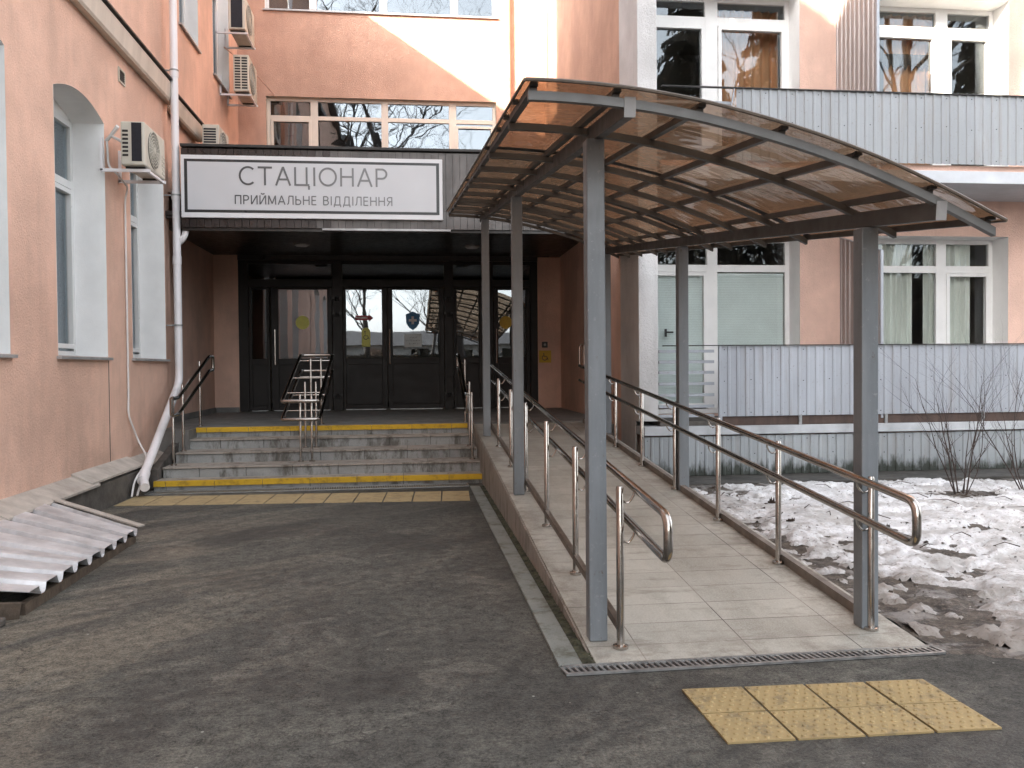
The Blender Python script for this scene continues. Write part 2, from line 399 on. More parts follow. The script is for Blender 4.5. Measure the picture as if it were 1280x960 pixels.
# a wall plane with rectangular / arched openings.  P(u,d,z): d = depth into the wall
def wall(P, u0, u1, z0, z1, ops, th=.3):
    """ops: (ua,ub,za,zb,rise)"""
    mb = MB()
    us = sorted({u0, u1, *[o[0] for o in ops], *[o[1] for o in ops]})
    zs = sorted({z0, z1, *[o[2] for o in ops], *[o[3]+o[4] for o in ops]})
    for a, b in zip(us, us[1:]):
        for c, d in zip(zs, zs[1:]):
            um, zm = (a+b)/2, (c+d)/2
            if any(o[0] < um < o[1] and o[2] < zm < o[3]+o[4] for o in ops): continue
            mb.quad(P(a, 0, c), P(b, 0, c), P(b, 0, d), P(a, 0, d)); mb.quad(P(a, th, c), P(a, th, d), P(b, th, d), P(b, th, c))
    for o in ops:
        if o[4] > 0:
            arc = arch(o)
            for (ua, za), (ub, zb) in zip(arc, arc[1:]):
                mb.quad(P(ua, 0, za), P(ub, 0, zb), P(ub, 0, o[3]+o[4]), P(ua, 0, o[3]+o[4]))
    for a, b, c, d in ((u0, z0, u1, z0), (u1, z0, u1, z1), (u1, z1, u0, z1), (u0, z1, u0, z0)):
        mb.quad(P(a, 0, b), P(a, th, b), P(c, th, d), P(c, 0, d))
    return mb
def arch(o, n=14):
    ua, ub, za, zb, r = o; out = []
    for k in range(n+1):
        t = k/n; out.append((ua+(ub-ua)*t, zb+r*(1-(2*t-1)**2)))
    return out
def reveal(P, o, dep):
    mb = MB(); ua, ub, za, zb, r = o
    path = [(ua, za)]+arch(o)+[(ub, za)] if r > 0 else [(ua, za), (ua, zb), (ub, zb), (ub, za)]
    e = .003
    for (a, c), (b, d) in zip(path, path[1:]):
        mb.quad(P(a, -e, c), P(b, -e, d), P(b, dep, d), P(a, dep, c))
    return mb
def window(parent, P, o, dep, mull, trans, fr='pvc', gl='glass', fw=.07, sill=True, sashes=(), label=None, rev='reveal'):
    """frame + pane + reveal + sill; mull: u centres and widths, trans: z centres and widths; sashes: (ua,ub,za,zb) inner leaf frames"""
    ua, ub, za, zb, r = o; f = MB(); top = zb+r
    def bx(a, b, c, d, d0=dep, d1=dep+.07):
        f.hexa([P(a, d0, c), P(b, d0, c), P(b, d1, c), P(a, d1, c), P(a, d0, d), P(b, d0, d), P(b, d1, d), P(a, d1, d)])
    bx(ua, ua+fw, za, top); bx(ub-fw, ub, za, top); bx(ua+fw, ub-fw, za, za+fw)
    if r <= 0: bx(ua+fw, ub-fw, zb-fw, zb)
    else:
        bx(ua+fw, ub-fw, zb-fw, zb)
        arc = arch(o); ln = MB()
        for (a, c), (b, d) in zip(arc, arc[1:]):
            ln.hexa([P(a, dep+.01, zb), P(b, dep+.01, zb), P(b, dep+.05, zb), P(a, dep+.05, zb), P(a, dep+.01, c+.002), P(b, dep+.01, d+.002), P(b, dep+.05, d+.002), P(a, dep+.05, c+.002)])
        top = zb
    for m, w in mull: bx(m-w/2, m+w/2, za+fw, top-fw*.9, dep-.004, dep+.066)
    for t, w in trans: bx(ua+fw, ub-fw, t-w/2, t+w/2, dep-.002, dep+.068)
    for a, b, c, d in sashes:
        s = .055
        for q in ((a, a+s, c, d), (b-s, b, c, d), (a+s, b-s, c, c+s), (a+s, b-s, d-s, d)): bx(*q, dep-.022, dep+.05)
    w = f.build('window', fr, parent, bevel=.004)
    if r > 0: ln.build('lunette', 'reveal', w)
    if label: w['label'] = label
    g = MB(); e = dep+.035
    g.hexa([P(ua+.02, e, za+.02), P(ub-.02, e, za+.02), P(ub-.02, e+.006, za+.02), P(ua+.02, e+.006, za+.02),
            P(ua+.02, e, top-.02), P(ub-.02, e, top-.02), P(ub-.02, e+.006, top-.02), P(ua+.02, e+.006, top-.02)])
    g.build('pane', gl, w)
    reveal(P, o, dep+.07).build('reveal', rev, w)
    if sill:
        s = MB(); s.hexa([P(ua-.04, -.05, za-.035), P(ub+.04, -.05, za-.035), P(ub+.04, dep, za-.01), P(ua-.04, dep, za-.01),
                          P(ua-.04, -.05, za-.005), P(ub+.04, -.05, za-.005), P(ub+.04, dep, za+.02), P(ua-.04, dep, za+.02)])
        s.build('sill', 'sill', w)
    return w

# ------------------------------------------------------------------ ground
g = MB(); g.quad((-150, -150, -.03), (150, -150, -.03), (150, 150, -.03), (-150, 150, -.03))
struct(g.build('ground', 'soil'), 'bare earth round the buildings', 'ground')
a = MB()
a.quad((-3.6, -40, 0), (.94, -40, 0), (.94, 11.4, 0), (-3.6, 11.4, 0))
a.quad((.94, -40, 0), (2.86, -40, 0), (2.86, 4.3, 0), (.94, 4.3, 0))
a.quad((2.86, -40, 0), (30, -40, 0), (30, 3.3, 0), (7.5, 3.3, 0), (5.0, 4.0, 0), (2.86, 5.3, 0))
struct(a.build('courtyard_pavement', 'asphalt'), 'dark patchy asphalt of the courtyard', 'pavement')

def nz(x, y, s, seed=0.): return noise.fractal((x*s, y*s, seed), 1.0, 2.0, 6)
def bed_height(x, y): return .012+.035*nz(x, y, 1.1, 3)+.012*nz(x, y, 6, 8)
# soil bed and thawing snow, both with real relief
def sheet_grid(x0, x1, y0, y1, st, fn):
    nx, ny = int((x1-x0)/st)+1, int((y1-y0)/st)+1; V = []; idx = {}; F = []
    H = {}
    for i in range(nx):
        for j in range(ny):
            x, y = x0+i*st, y0+j*st; H[i, j] = (x, y, fn(x, y))
    for i in range(nx-1):
        for j in range(ny-1):
            c = [(i, j), (i+1, j), (i+1, j+1), (i, j+1)]
            if any(H[k][2] is None for k in c): continue
            q = []
            for k in c:
                if k not in idx: idx[k] = len(V); V.append(H[k])
                q.append(idx[k])
            F.append(tuple(q))
    m = MB(); m.v = V; m.f = F; return m
def edge_dist(x, y): return y-4.22+(x-2.86)*.55+.16*nz(x, y, 2.2, 61)+.07*nz(x, y, 9, 62)
def soil_fn(x, y):
    e = edge_dist(x, y)
    if e < -.35: return None
    return .005+max(-.03*min(1, max(0, (e-1.0)/.4)), bed_height(x, y))*min(1, e/.35)+.012*nz(x, y, 11, 15)*min(1, e/.2) if e > 0 else .005+e*.2
struct(sheet_grid(2.80, 11.2, 2.6, 10.52, .04, soil_fn).build('soil_bed', 'soil', smooth=True), 'muddy planting bed beside the ramp', 'soil')
def snow_fn(x, y):
    e = edge_dist(x, y)
    if e < -.06 or x < 2.84: return None
    d = nz(x, y, .55, 21)*.55+nz(x, y, 2.0, 5)*.75+nz(x, y, 7, 2)*.45
    d += .33
    d -= max(0, 1-(x-2.8)/.8)*.22                       # trodden strip along the ramp
    d -= max(0, 1-math.hypot((x-3.35)/.75, (y-5.2)/1.1))*.30
    d -= max(0, 1-math.hypot((x-4.1)/.9, (y-6.2)/.6))*.25
    d -= max(0, 1-math.hypot((x-6.2)/.8, (y-9.1)/.25))*.9
    d -= max(0, (y-10.1)/.35)*.8
    d += max(0, 1-math.hypot((x-3.35)/.5, (y-4.35)/.3))*.8
    d -= max(0, .35-e)*1.2
    if d < -.22: return None
    return soil_fn(x, y)+(min(.05, .006+d*.10) if d > 0 else .006+d*.14)+.010*nz(x, y, 6, 40)*min(1, max(0, d*4))
sn = sheet_grid(2.84, 11.0, 3.2, 10.5, .025, snow_fn).build('snow', 'snow', smooth=True)
tag(sn, 'thawing dirty snow lying on the planting bed', 'snow', kind='stuff')
# dead leaves, clods and fallen twigs
random.seed(5)
lt = MB()
for k in range(1100):
    x = random.uniform(2.95, 8.6); y = random.uniform(4.7, 10.4)
    if random.random() < .35: x, y = random.gauss(5.9, .8), random.gauss(9.2, .3)
    if nz(x, y, 1.3, 77) < .10 and random.random() < .88: continue
    z = (snow_fn(x, y) or soil_fn(x, y) or 0)+.004; s = random.choice((.006, .008, .010, .014, .02, .03))*random.uniform(.7, 1.2); a = random.random()*6.28
    pts = [(x+cos(a+t)*s*random.uniform(.4, 1.2), y+sin(a+t)*s*random.uniform(.4, 1.2), z+random.uniform(-.004, .008)) for t in (0, 1.3, 2.5, 3.7, 5)]
    lt.quad(*pts); lt.quad(*[(p[0], p[1], p[2]-.008) for p in pts])
for k in range(26):
    x = random.uniform(3.2, 6.8); y = random.uniform(5.5, 9.8); z = bed_height(x, y)+.07; a = random.random()*3.1; L = random.uniform(.1, .32)
    lt.tube([(x, y, z), (x+cos(a)*L*.5, y+sin(a)*L*.5, z+.03), (x+cos(a+.3)*L, y+sin(a+.3)*L, z+.01)], [.005, .004, .002], 5)
for (x, y, s) in ((3.75, 8.6, .05), (4.05, 7.35, .03), (4.25, 7.25, .03), (3.5, 7.6, .03)):
    for q in range(10):
        a = random.random()*6.28; r = s*random.random(); h = random.uniform(.02, .08)*s/.05
        zz = bed_height(x, y)+.06
        lt.quad((x+cos(a)*r-.02, y+sin(a)*r, zz), (x+cos(a)*r+.02, y+sin(a)*r+.01, zz), (x+cos(a)*r*1.5, y+sin(a)*r*1.5, zz+h))
tag(lt.build('leaf_litter', 'litter'), 'dead leaves, clods and twigs scattered on the snow', 'leaves', kind='stuff')
ap = MB(); ap.box(2.82, 14, 10.46, 11.26, -.02, .045)
struct(ap.build('building_apron', 'apron', bevel=.01), 'dark wet concrete apron at the foot of the clad balcony', 'pavement')

# ------------------------------------------------------------------ left wing
XL = -3.6; XR = -3.86; XU = -3.7; YJ = 13.45; YC = 19.4; YD = 17.5; H0 = .685
LW = thing('left_wing', (-3.6, 9, 0), 'pink stucco wing with arched windows and a cream band, along the left side', 'building')
PL = lambda u, d, z: (XL-d, u, z)
PU = lambda u, d, z: (XU-d, u, z)
ops = [(6.75, 8.22, 1.70, 4.47, .15), (9.28, 10.73, 1.70, 4.47, .15), (11.66, 13.17, 1.70, 4.47, .15)]
opsN = [(-2.5, -1., 1.7, 4.47, .15), (.4, 1.9, 1.7, 4.47, .15), (3.5, 5., 1.7, 4.47, .15)]
up = [(9.3, 10.7, 7.2, 10.2, 0), (11.4, 12.7, 7.2, 10.2, 0)]
wall(PL, -12, 3.3, 0, 13.3, opsN).build('wall', 'pink_left', LW)
wall(PL, 3.3, 5.4, 0, 11.6, []).build('wall', 'pink_left', LW)  # unseen stretches towards the camera, heights chosen to shape the sunlit patches
wall(PL, 5.4, YJ, 0, 11.03, ops+up).build('wall', 'pink_left', LW)
MB().box(-4.6, XL, 5.4, 11.0, 11.21, 15).build('shade_block', 'pink', LW)  # unseen block added to keep sun off the side wall opposite
opU = [(14.62, 15.88, 7.2, 9.9, 0), (17.05, 18.5, 7.2, 10.0, 0)]
wall(PU, YJ, YC, 4.3, 11.03, opU).build('wall', 'pink_left', LW)
rw = MB(); rw.box(XR-.3, XR, YJ+.02, YD-.02, .3, 4.3); rw.box(XR, XL-.31, YJ-.02, YJ, .3, 4.3)
rw.box(XR-.3, -3.392, YD, YD+.3, H0-.1, 3.9)
rw.build('porch_side_wall', 'pink_left', LW)
sk = MB(); sk.box(XR, -3.394, YD-.02, YD, H0, H0+.10); sk.box(XR, XR+.02, YJ+.4, YD-.02, H0, H0+.10); sk.build('skirting', 'floor', LW)
for o in ops+opsN:
    window(LW, PL, o, .355, [((o[0]+o[1])/2, .09)], [(3.72, .09)], gl='glass', sashes=[(o[0]+.08, (o[0]+o[1])/2-.03, 1.8, 3.66), ((o[0]+o[1])/2+.03, o[1]-.08, 1.8, 3.66)])
for o in up: window(LW, PL, o, .25, [((o[0]+o[1])/2, .09)], [(9.3, .09)])
for o in opU: window(LW, PU, o, .22, [((o[0]+o[1])/2, .09)], [(9.2, .09)], gl='glass_up')
bd = MB()
for y0, y1, x, e in ((-12, YJ-.02, XL, 0), (YJ+.05, 15.55, XU, .02)):
    bd.extrude([(x-.02, y0, 5.52), (x+.10, y0, 5.50), (x+.12, y0, 5.53), (x+.14, y0, 5.76), (x-.02, y0, 5.79)], (0, y1-y0, 0))
bd.build('cornice_band', 'cornice', LW)
fl = MB()
for y0, y1, x in ((-12, YJ, XL), (YJ+.07, 15.6, XU)): fl.box(x-.02, x+.17, y0, y1, 5.792, 5.812)
fl.build('band_flashing', 'darkmetal', LW)
rf = MB()
rf.box(-8.4, XL+.25, -12.2, 3.28, 13.3, 13.5); rf.box(-8.4, XL+.25, 3.32, 5.38, 11.6, 11.8); rf.box(-8.4, XL+.12, 5.42, YJ+.1, 11.03, 11.2); rf.box(-4.75, XL+.1, 5.3, 11.1, 15, 15.15); rf.box(-8.4, XU+.02, YJ+.12, YC+3, 11.03, 11.2)  # unseen roof levels stepped to shape the edge of the sun's shadow
rf.build('roof', 'roof', LW)
bk = MB()   # the wing's remaining outer walls
bk.box(-8.2, -8.0, -12, YC+3, 0, 11.03); bk.box(-8.0, XL-.31, -12.2, -12, 0, 13.3);
bk.box(-8.0, XL-.31, 3.1, 3.3, 11.81, 13.3); bk.box(-8.2, -8.0, -12, 3.3, 11.03, 13.3)
bk.build('outer_wall', 'pink', LW)
it = MB(); it.box(-6.2, -6.1, -12, YC, 0, 11); it.box(-6.1, XL-.31, -12, YC, 4.9, 5.1); it.box(-6.1, XL-.31, -12, YC, .9, 1.0)
it.box(-6.1, XL-.31, 8.7, 8.8, 1, 4.9); it.box(-6.1, XL-.31, 11.2, 11.3, 1, 4.9)
it.build('inner_wall', 'interior', LW)
# ledge of the basement with its loose cover slabs
led = MB(); led.extrude([(XL-.02, 4.6, -.02), (-3.40, 4.6, -.02), (-3.40, 4.6, .285), (XL-.02, 4.6, .38)], (0, 13.3-4.6, 0)); led.build('basement_ledge', 'concrete', LW)
for y0, y1, dz, x in ((4.7, 7.55, 0, -3.36), (7.57, 9.72, .004, -3.36), (9.55, 11.35, .035, -3.385), (11.37, 13.2, .01, -3.39)):
    s = MB(); s.extrude([(x, y0, .285+dz), (x, y0, .312+dz), (XL, y0, .415+dz), (XL, y0, .385+dz)], (0, y1-y0, 0)); s.build('cover_slab', 'slab', LW, bevel=.005)
# curtains inside the left windows
random.seed(3)
def curtain(P, ua, ub, za, zb, d, mat, label, amp=.03, per=.11, cat='curtain', grp=None, origin=None):
    n = int((ub-ua)/per*8); pr = []
    for k in range(n+1):
        u = ua+(ub-ua)*k/n; pr.append((u, d+amp*sin(2*pi*(u-ua)/per)+.01*sin(u*31)))
    m = MB(); i = 0
    m.v = [P(u, q, za) for u, q in pr]+[P(u, q, zb) for u, q in pr]; n1 = len(pr)
    m.f = [(k, k+1, n1+k+1, n1+k) for k in range(n1-1)]
    return tag(m.build('curtain', mat, origin=P((ua+ub)/2, d, za), smooth=True), label, cat, grp)
curtain(PL, 9.9, 10.66, 1.78, 4.5, .62, 'sheer', 'grey curtain inside the middle arched window of the pink wing', grp='curtains')
curtain(PL, 6.85, 8.1, 1.78, 4.5, .62, 'sheer', 'grey curtain inside the arched window nearest the left edge', grp='curtains')

cr_ = MB(); cr_.box(XL-.001, XL+.004, 10.742, 10.752, .44, 1.66); cr_.build('joint', 'darkmetal', LW)
# wall vent
v = MB(); v.box(XL, XL+.015, 11.27, 11.29, 5.16, 5.34); v.box(XL, XL+.015, 11.49, 11.51, 5.16, 5.34); v.box(XL, XL+.015, 11.29, 11.49, 5.16, 5.18); v.box(XL, XL+.015, 11.29, 11.49, 5.32, 5.34)
vt = v.build('wall_vent', 'ac', origin=(XL, 11.4, 5.16)); tag(vt, 'small rectangular air vent high on the pink left wall', 'vent')
v = MB(); v.box(XL, XL+.004, 11.29, 11.49, 5.18, 5.32)
for k in range(5): v.box(XL+.004, XL+.010, 11.29, 11.49, 5.19+k*.026, 5.198+k*.026)
v.build('grille', 'concrete', vt)

# air conditioners -----------------------------------------------------------
def ac_unit(x0, x1, y0, y1, z0, z1, label, style=0, wallx=None, bracket=True, group='air conditioner units'):
    t = thing('air_conditioner', ((x0+x1)/2, (y0+y1)/2, z0), label, 'air conditioner', group)
    b = MB(); b.box(x0, x1, y0, y1, z0, z1); b.build('casing', 'ac', t, bevel=.018)
    w, h = x1-x0, z1-z0
    s = MB()
    if style == 0:   # end grille + exposed fins
        s.box(x0+w*.46, x0+w*.88, y0-.004, y0+.01, z0+h*.09, z1-h*.03); s.build('fins', 'ac_dark', t)
        s = MB()
        for k in range(7): s.box(x0+w*.08, x0+w*.32, y0-.003, y0+.01, z0+h*(.2+.092*k), z0+h*(.25+.092*k))
        s.build('end_grille', 'black', t)
    elif style == 1:
        s.box(x0+w*.16, x0+w*.84, y0-.004, y0+.01, z0+h*.05, z1-h*.04); s.build('fins', 'ac_dark', t)
    elif style == 2:
        for k in range(12):
            for a_, b_ in ((.1, .46), (.54, .9)): s.box(x0+w*a_, x0+w*b_, y0-.003, y0+.01, z0+h*(.07+.074*k), z0+h*(.115+.074*k))
        s.build('end_grille', 'black', t)
    else:
        for k in range(14): s.box(x0+w*.1, x0+w*.82, y0-.003, y0+.01, z0+h*(.06+.062*k), z0+h*(.10+.062*k))
        s.build('end_grille', 'ac_dark', t)
    yc = y0+(y1-y0)*.42; zc = (z0+z1)/2; R = min(h, y1-y0)*.43
    f = MB(); f.disc((x1, yc, zc), R, 'x', 28, .004); f.build('fan_opening', 'ac_dark', t)
    gr = MB()
    for q in range(1, 7):
        rr = R*q/6; gr.tube([(x1+.012, yc+cos(2*pi*k/24)*rr, zc+sin(2*pi*k/24)*rr) for k in range(25)], .0045, 5, False)
    for q in range(20): gr.bar((x1+.012, yc+cos(q*pi/10)*R*.12, zc+sin(q*pi/10)*R*.12), (x1+.012, yc+cos(q*pi/10+.35)*R, zc+sin(q*pi/10+.35)*R), .006, .006)
    gr.disc((x1+.006, yc, zc), R*.14, 'x', 16, .012)
    gr.build('fan_grille', 'ac', t)
    lv = MB()
    for k in range(5): lv.box(x1, x1+.006, y1-(y1-y0)*.17, y1-.03, z0+h*(.1+.1*k), z0+h*(.15+.1*k))
    lv.build('front_louvre', 'ac', t)
    if wallx is not None:
        k = MB()
        for yy in (y0+.10, y1-.10):
            k.box(wallx, x1+.03, yy-.018, yy+.018, z0-.06, z0-.025); k.box(wallx, wallx+.03, yy-.018, yy+.018, z0-.05, z0+.34)
        k.box(x1-.02, x1+.01, y0+.118, y1-.118, z0-.055, z0-.028)
        k.build('bracket', 'pipe', t)
        for yy in (y0+.10, y1-.10): MB().box(x0+.03, x1-.02, yy-.025, yy+.025, z0-.025, z0).build('foot', 'black', t)
    return t
ac_unit(-3.34, -3.07, 10.5, 11.34, 3.94, 4.45, 'cream air conditioner on a bracket between the arched windows', 0, XL)
ac_unit(-3.44, -3.12, 17.2, 18.2, 8.12, 8.78, 'air conditioner with black side, topmost near the inner corner', 1, XU)
ac_unit(-3.42, -3.12, 17.5, 18.4, 7.02, 7.74, 'air conditioner with slotted side, below another by the inner corner', 2, XU)
ac_unit(-3.48, -3.20, 15.1, 15.9, 4.99, 5.70, 'grey air conditioner standing on the porch roof', 3, None)
c = MB()
lp = [(XL+.02, 10.75, 4.28)]+[(XL+.05+.12*sin(pi*k/10), 10.72-.13*sin(pi*k/10)*.2, 4.28+.16*sin(pi*k/10)) for k in range(1, 10)]+[(-3.36, 10.72, 4.25)]
c.tube(lp, .022, 8)
c.tube(rounded([(XL+.03, 10.74, 4.3), (XL+.035, 10.76, 3.98), (XL+.12, 10.8, 3.9), (XL+.06, 11.38, 3.86), (XL+.02, 11.39, 3.7), (XL+.02, 11.39, 1.2), (XL+.02, 11.36, .98), (XL+.06, 11.62, .62), (-3.38, 11.45, .42), (-3.30, 11.0, .25), (-3.3, 10.75, .03)], .12), .013, 8)
c.tube(rounded([(-3.33, 11.1, .33), (-3.36, 10.85, .2), (-3.34, 10.68, .03)], .1), .012, 8)
c.build('drain_hose', 'cable', origin=(-3.57, 11.4, 0), smooth=True)
tag(bpy.data.objects['drain_hose'], 'thin white hose running down the pink wall from the cream air conditioner', 'hose')

# main drainpipe -------------------------------------------------------------
dp = thing('drainpipe', (-3.425, 13.2, 0), 'white drainpipe beside the entrance steps, slanting to the ground', 'drainpipe')
PX, PY = -3.425, 13.2
p = MB(); p.tube(rounded([(PX, PY, 14.5), (PX, PY, 1.35), (-3.29, 10.95, .22), (-3.20, 10.72, .13)], .16, 6), .056, 18); p.build('pipe', 'pipe', dp, smooth=True)
for z in (12.4, 10.0, 7.6, 5.85, 4.05, 3.1): MB().tube([(PX, PY, z), (PX, PY, z+.12)], .063, 18).build('collar', 'pipe', dp, smooth=True)
MB().tube([(-3.30, 11.07, .27), (-3.278, 10.89, .19)], .066, 18).build('collar', 'pipe', dp, smooth=True)
cl = MB()
for z in (8.4, 5.95, 4.12, 2.2): cl.tube([(PX, PY, z-.012), (PX, PY, z+.012)], .066, 16); cl.bar((PX-.17, PY, z), (PX-.05, PY, z), .02, .02)
cl.build('clamp', 'zinc', dp)
p = MB(); p.tube(rounded([(PX+.02, PY+.02, 3.42), (PX+.10, PY+.02, 3.50), (PX+.14, PY+.05, 3.68)], .05), .045, 14); p.build('branch_pipe', 'pipe', dp, smooth=True)

# ------------------------------------------------------------------ centre building and porch
CB = thing('centre_building', (0, YC, 0), 'pink centre block with two rows of wide windows above the porch roof', 'building')
PC = lambda u, d, z: (u, YC+d, z)
opc = [(-3.10, 1.97, 5.55, 7.53, 0), (-3.10, 1.99, 9.42, 11.4, 0)]
wall(PC, XU-.3, 3.08, 4.0, 13, opc).build('wall', 'pink', CB)
window(CB, PC, opc[0], .12, [(-2.08, .16), (-.53, .15), (.99, .16)], [(7.10, .09)], fr='pvc_cream', gl='glass_up', sashes=[(-3.02, -2.15, 5.65, 7.06), (1.06, 1.91, 5.65, 7.00)], rev='cornice')
window(CB, PC, opc[1], .12, [(-2.08, .16), (-.53, .15), (1.05, .16)], [(10.9, .09)], fr='pvc', gl='glass_up', rev='reveal')
MB().box(XU-.3, 3.4, YC+.31, YC+9, 13, 13.2).build('roof', 'roof', CB)
o_ = MB(); o_.box(XU-.3, 3.08, YC+8.8, YC+9, 0, 13); o_.box(XU-.5, XU-.3, YC+.3, YC+9, 0, 13); o_.box(3.1, 3.3, YC+.3, YC+9, 0, 13); o_.build('outer_wall', 'pink', CB)
i_ = MB(); i_.box(XU-.29, 3.07, YC+3.2, YC+3.3, 0, 13); i_.box(XU-.29, 3.07, YC+.31, YC+3.2, 4.2, 4.4); i_.box(XU-.29, 3.07, YC+.31, YC+3.2, 8, 8.2); i_.build('inner_wall', 'interior', CB)
h_ = MB(); h_.box(-3.85, -3.72, YD+.31, YC+3.2, .6, 4); h_.box(2.75, 2.9, YD+.31, YC+3.2, .6, 4); h_.box(-3.7, 2.74, YD+.1, YC+3.19, .55, .65); h_.box(-3.7, 2.74, YC+.2, YC+3.19, 3.86, 3.95); h_.build('hall_wall', 'interior_dark', CB)
dpipe = MB(); dpipe.tube([(2.26, YC-.07, 4.9), (2.26, YC-.07, 12.5)], .045, 12); dpipe.tube([(2.26, YC-.07, 8.0), (2.26, YC-.07, 8.1)], .052, 12)
tag(dpipe.build('slim_drainpipe', 'pink', origin=(2.26, YC-.07, 4.87), smooth=True), 'slim pink drainpipe on the sunlit wall right of the wide windows', 'drainpipe')
w_ = MB(); w_.tube([(XU+.03, 17.9, 8.02), (-3.2, 18.7, 7.78), (-2.93, YC-.01, 7.56)], .012, 6)
tag(w_.build('wall_cable', 'pink_pale', origin=(-3.3, 18.9, 7.6)), 'thin cable slanting from the inner corner to the wide window', 'cable')

PR = thing('entrance_canopy', (-.2, 13.1, 0), 'flat porch roof with grey brown plank fascia over the entrance doors', 'canopy')
FX0, FX1 = -3.335, 3.06
MB().box(FX0+.01, FX1-.01, 13.17, YC-.02, 4.05, 4.82).build('roof_slab', 'ceiling', PR)
random.seed(8)
fp = MB(); fd = MB(); x = FX0
while x < FX1-.05:
    w = .108; dark = x < -1.55 or (x < -1.1 and random.random() < .45)
    (fd if dark else fp).box(x+.003, min(x+w, FX1)-.003, 13.125+random.random()*.008, 13.165, 3.645, 4.80)
    x += w
fp.build('fascia', 'plank', PR); fd.build('fascia', 'plank_d', PR)['label'] = 'dark glossy planks at the left of the fascia'
MB().box(FX0, FX1, 13.09, 13.3, 4.822, 4.862).build('roof_edge', 'darkmetal', PR, bevel=.004)
MB().box(-1.3, .62, 13.10, 13.16, 3.612, 3.642).build('fascia_trim', 'sill', PR)
MB().box(FX0, FX1, 13.17, 13.24, 3.60, 4.04).build('fascia_back', 'ceiling', PR)
ce = MB(); y = 13.26
while y < YD-.02:
    ce.box(XR+.005, 3.07, y, min(y+.1, YD-.01)-.004, 3.80, 3.83); y += .1
ce.box(XR+.005, 3.07, 13.25, YD-.005, 3.84, 3.9)
ce.build('ceiling', 'ceiling', PR)
ms = MB(); ms.box(-3.39, 2.6, YD-.03, YD+.1, 3.70, 3.80); ms.build('soffit_edge', 'ceiling', PR)
for (lx, ly, lab) in ((-1.95, 15.9, 'round ceiling lamp under the porch roof, nearer the left wing'), (1.15, 16.0, 'round ceiling lamp under the porch roof, nearer the ramp')):
    t = thing('ceiling_lamp', (lx, ly, 3.74), lab, 'lamp', 'porch ceiling lamps')
    MB().tube([(lx, ly, 3.80), (lx, ly, 3.775)], .14, 24).build('base', 'zinc', t); MB().tube([(lx, ly, 3.775), (lx, ly, 3.755)], [.12, .10], 24).build('diffuser', 'signface', t)
hl = MB(); hl.box(-.30, .05, YD+.9, YD+1.3, 3.80, 3.835)
tag(hl.build('hall_lamp', 'lamp', origin=(-.1, YD+1, 3.8)), 'lit rectangular lamp on the hall ceiling behind the doors', 'lamp')

# text ------------------------------------------------------------------------
def arcp(cx, cy, rx, ry, a0, a1, n=14): return [(cx+rx*cos(radians(a0+(a1-a0)*k/n)), cy+ry*sin(radians(a0+(a1-a0)*k/n))) for k in range(n+1)]
GL = {  # width, strokes on a cap height of 1
 'С': (.80, [arcp(.46, .5, .42, .46, 48, 312, 20)]), 'Т': (.74, [[(0, .955), (.74, .955)], [(.37, .91), (.37, 0)]]),
 'А': (.80, [[(.03, 0), (.40, 1)], [(.40, 1), (.77, 0)], [(.17, .33), (.63, .33)]]), 'Ц': (.82, [[(.06, 1), (.06, 0)], [(.66, 1), (.66, .09)], [(.105, .045), (.80, .045)], [(.775, 0), (.775, -.2)]]),
 'І': (.14, [[(.07, 0), (.07, 1)]]), 'О': (.94, [arcp(.47, .5, .43, .46, 0, 360, 30)]), 'Н': (.74, [[(.06, 0), (.06, 1)], [(.68, 0), (.68, 1)], [(.105, .52), (.635, .52)]]),
 'Р': (.64, [[(.06, 0), (.06, 1)], [(.105, .955), (.34, .955)]+arcp(.34, .705, .25, .25, 90, -90)+[(.105, .455)]]),
 'П': (.72, [[(.06, 0), (.06, 1)], [(.66, 0), (.66, 1)], [(.105, .955), (.615, .955)]]),
 'И': (.74, [[(.06, 0), (.06, 1)], [(.68, 0), (.68, 1)], [(.10, .03), (.64, .97)]]), 'Й': (.74, [[(.06, 0), (.06, 1)], [(.68, 0), (.68, 1)], [(.10, .03), (.64, .97)], arcp(.37, 1.26, .16, .12, 180, 360)]),
 'М': (.90, [[(.06, 0), (.08, 1)], [(.10, .97), (.45, .1)], [(.45, .1), (.80, .97)], [(.82, 1), (.84, 0)]]),
 'Л': (.72, [[(.66, 0), (.66, 1)], [(.20, .955), (.615, .955)], [(.21, .91), (.19, .4), (.14, .12), (.0, .04)]]),
 'Ь': (.64, [[(.06, 0), (.06, 1)], [(.105, .56), (.34, .56)]+arcp(.34, .30, .25, .255, 90, -90)+[(.105, .045)]]),
 'Е': (.56, [[(.06, 0), (.06, 1)], [(.105, .955), (.54, .955)], [(.105, .52), (.50, .52)], [(.105, .045), (.54, .045)]]),
 'В': (.64, [[(.06, 0), (.06, 1)], [(.105, .955), (.33, .955)]+arcp(.33, .745, .22, .21, 90, -90)+[(.105, .535)], [(.33, .533)]+arcp(.33, .29, .26, .245, 88, -90)+[(.105, .045)]]),
 'Д': (.84, [[(.69, .09), (.69, 1)], [(.22, .955), (.645, .955)], [(.235, .91), (.21, .4), (.12, .09)], [(.02, .045), (.82, .045)], [(.06, 0), (.06, -.2)], [(.78, 0), (.78, -.2)]]),
 'Я': (.64, [[(.58, 0), (.58, 1)], [(.535, .955), (.32, .955)]+arcp(.32, .72, .25, .235, 90, 270)+[(.535, .485)], [(.33, .45), (.05, 0)]]), ' ': (.34, [])}
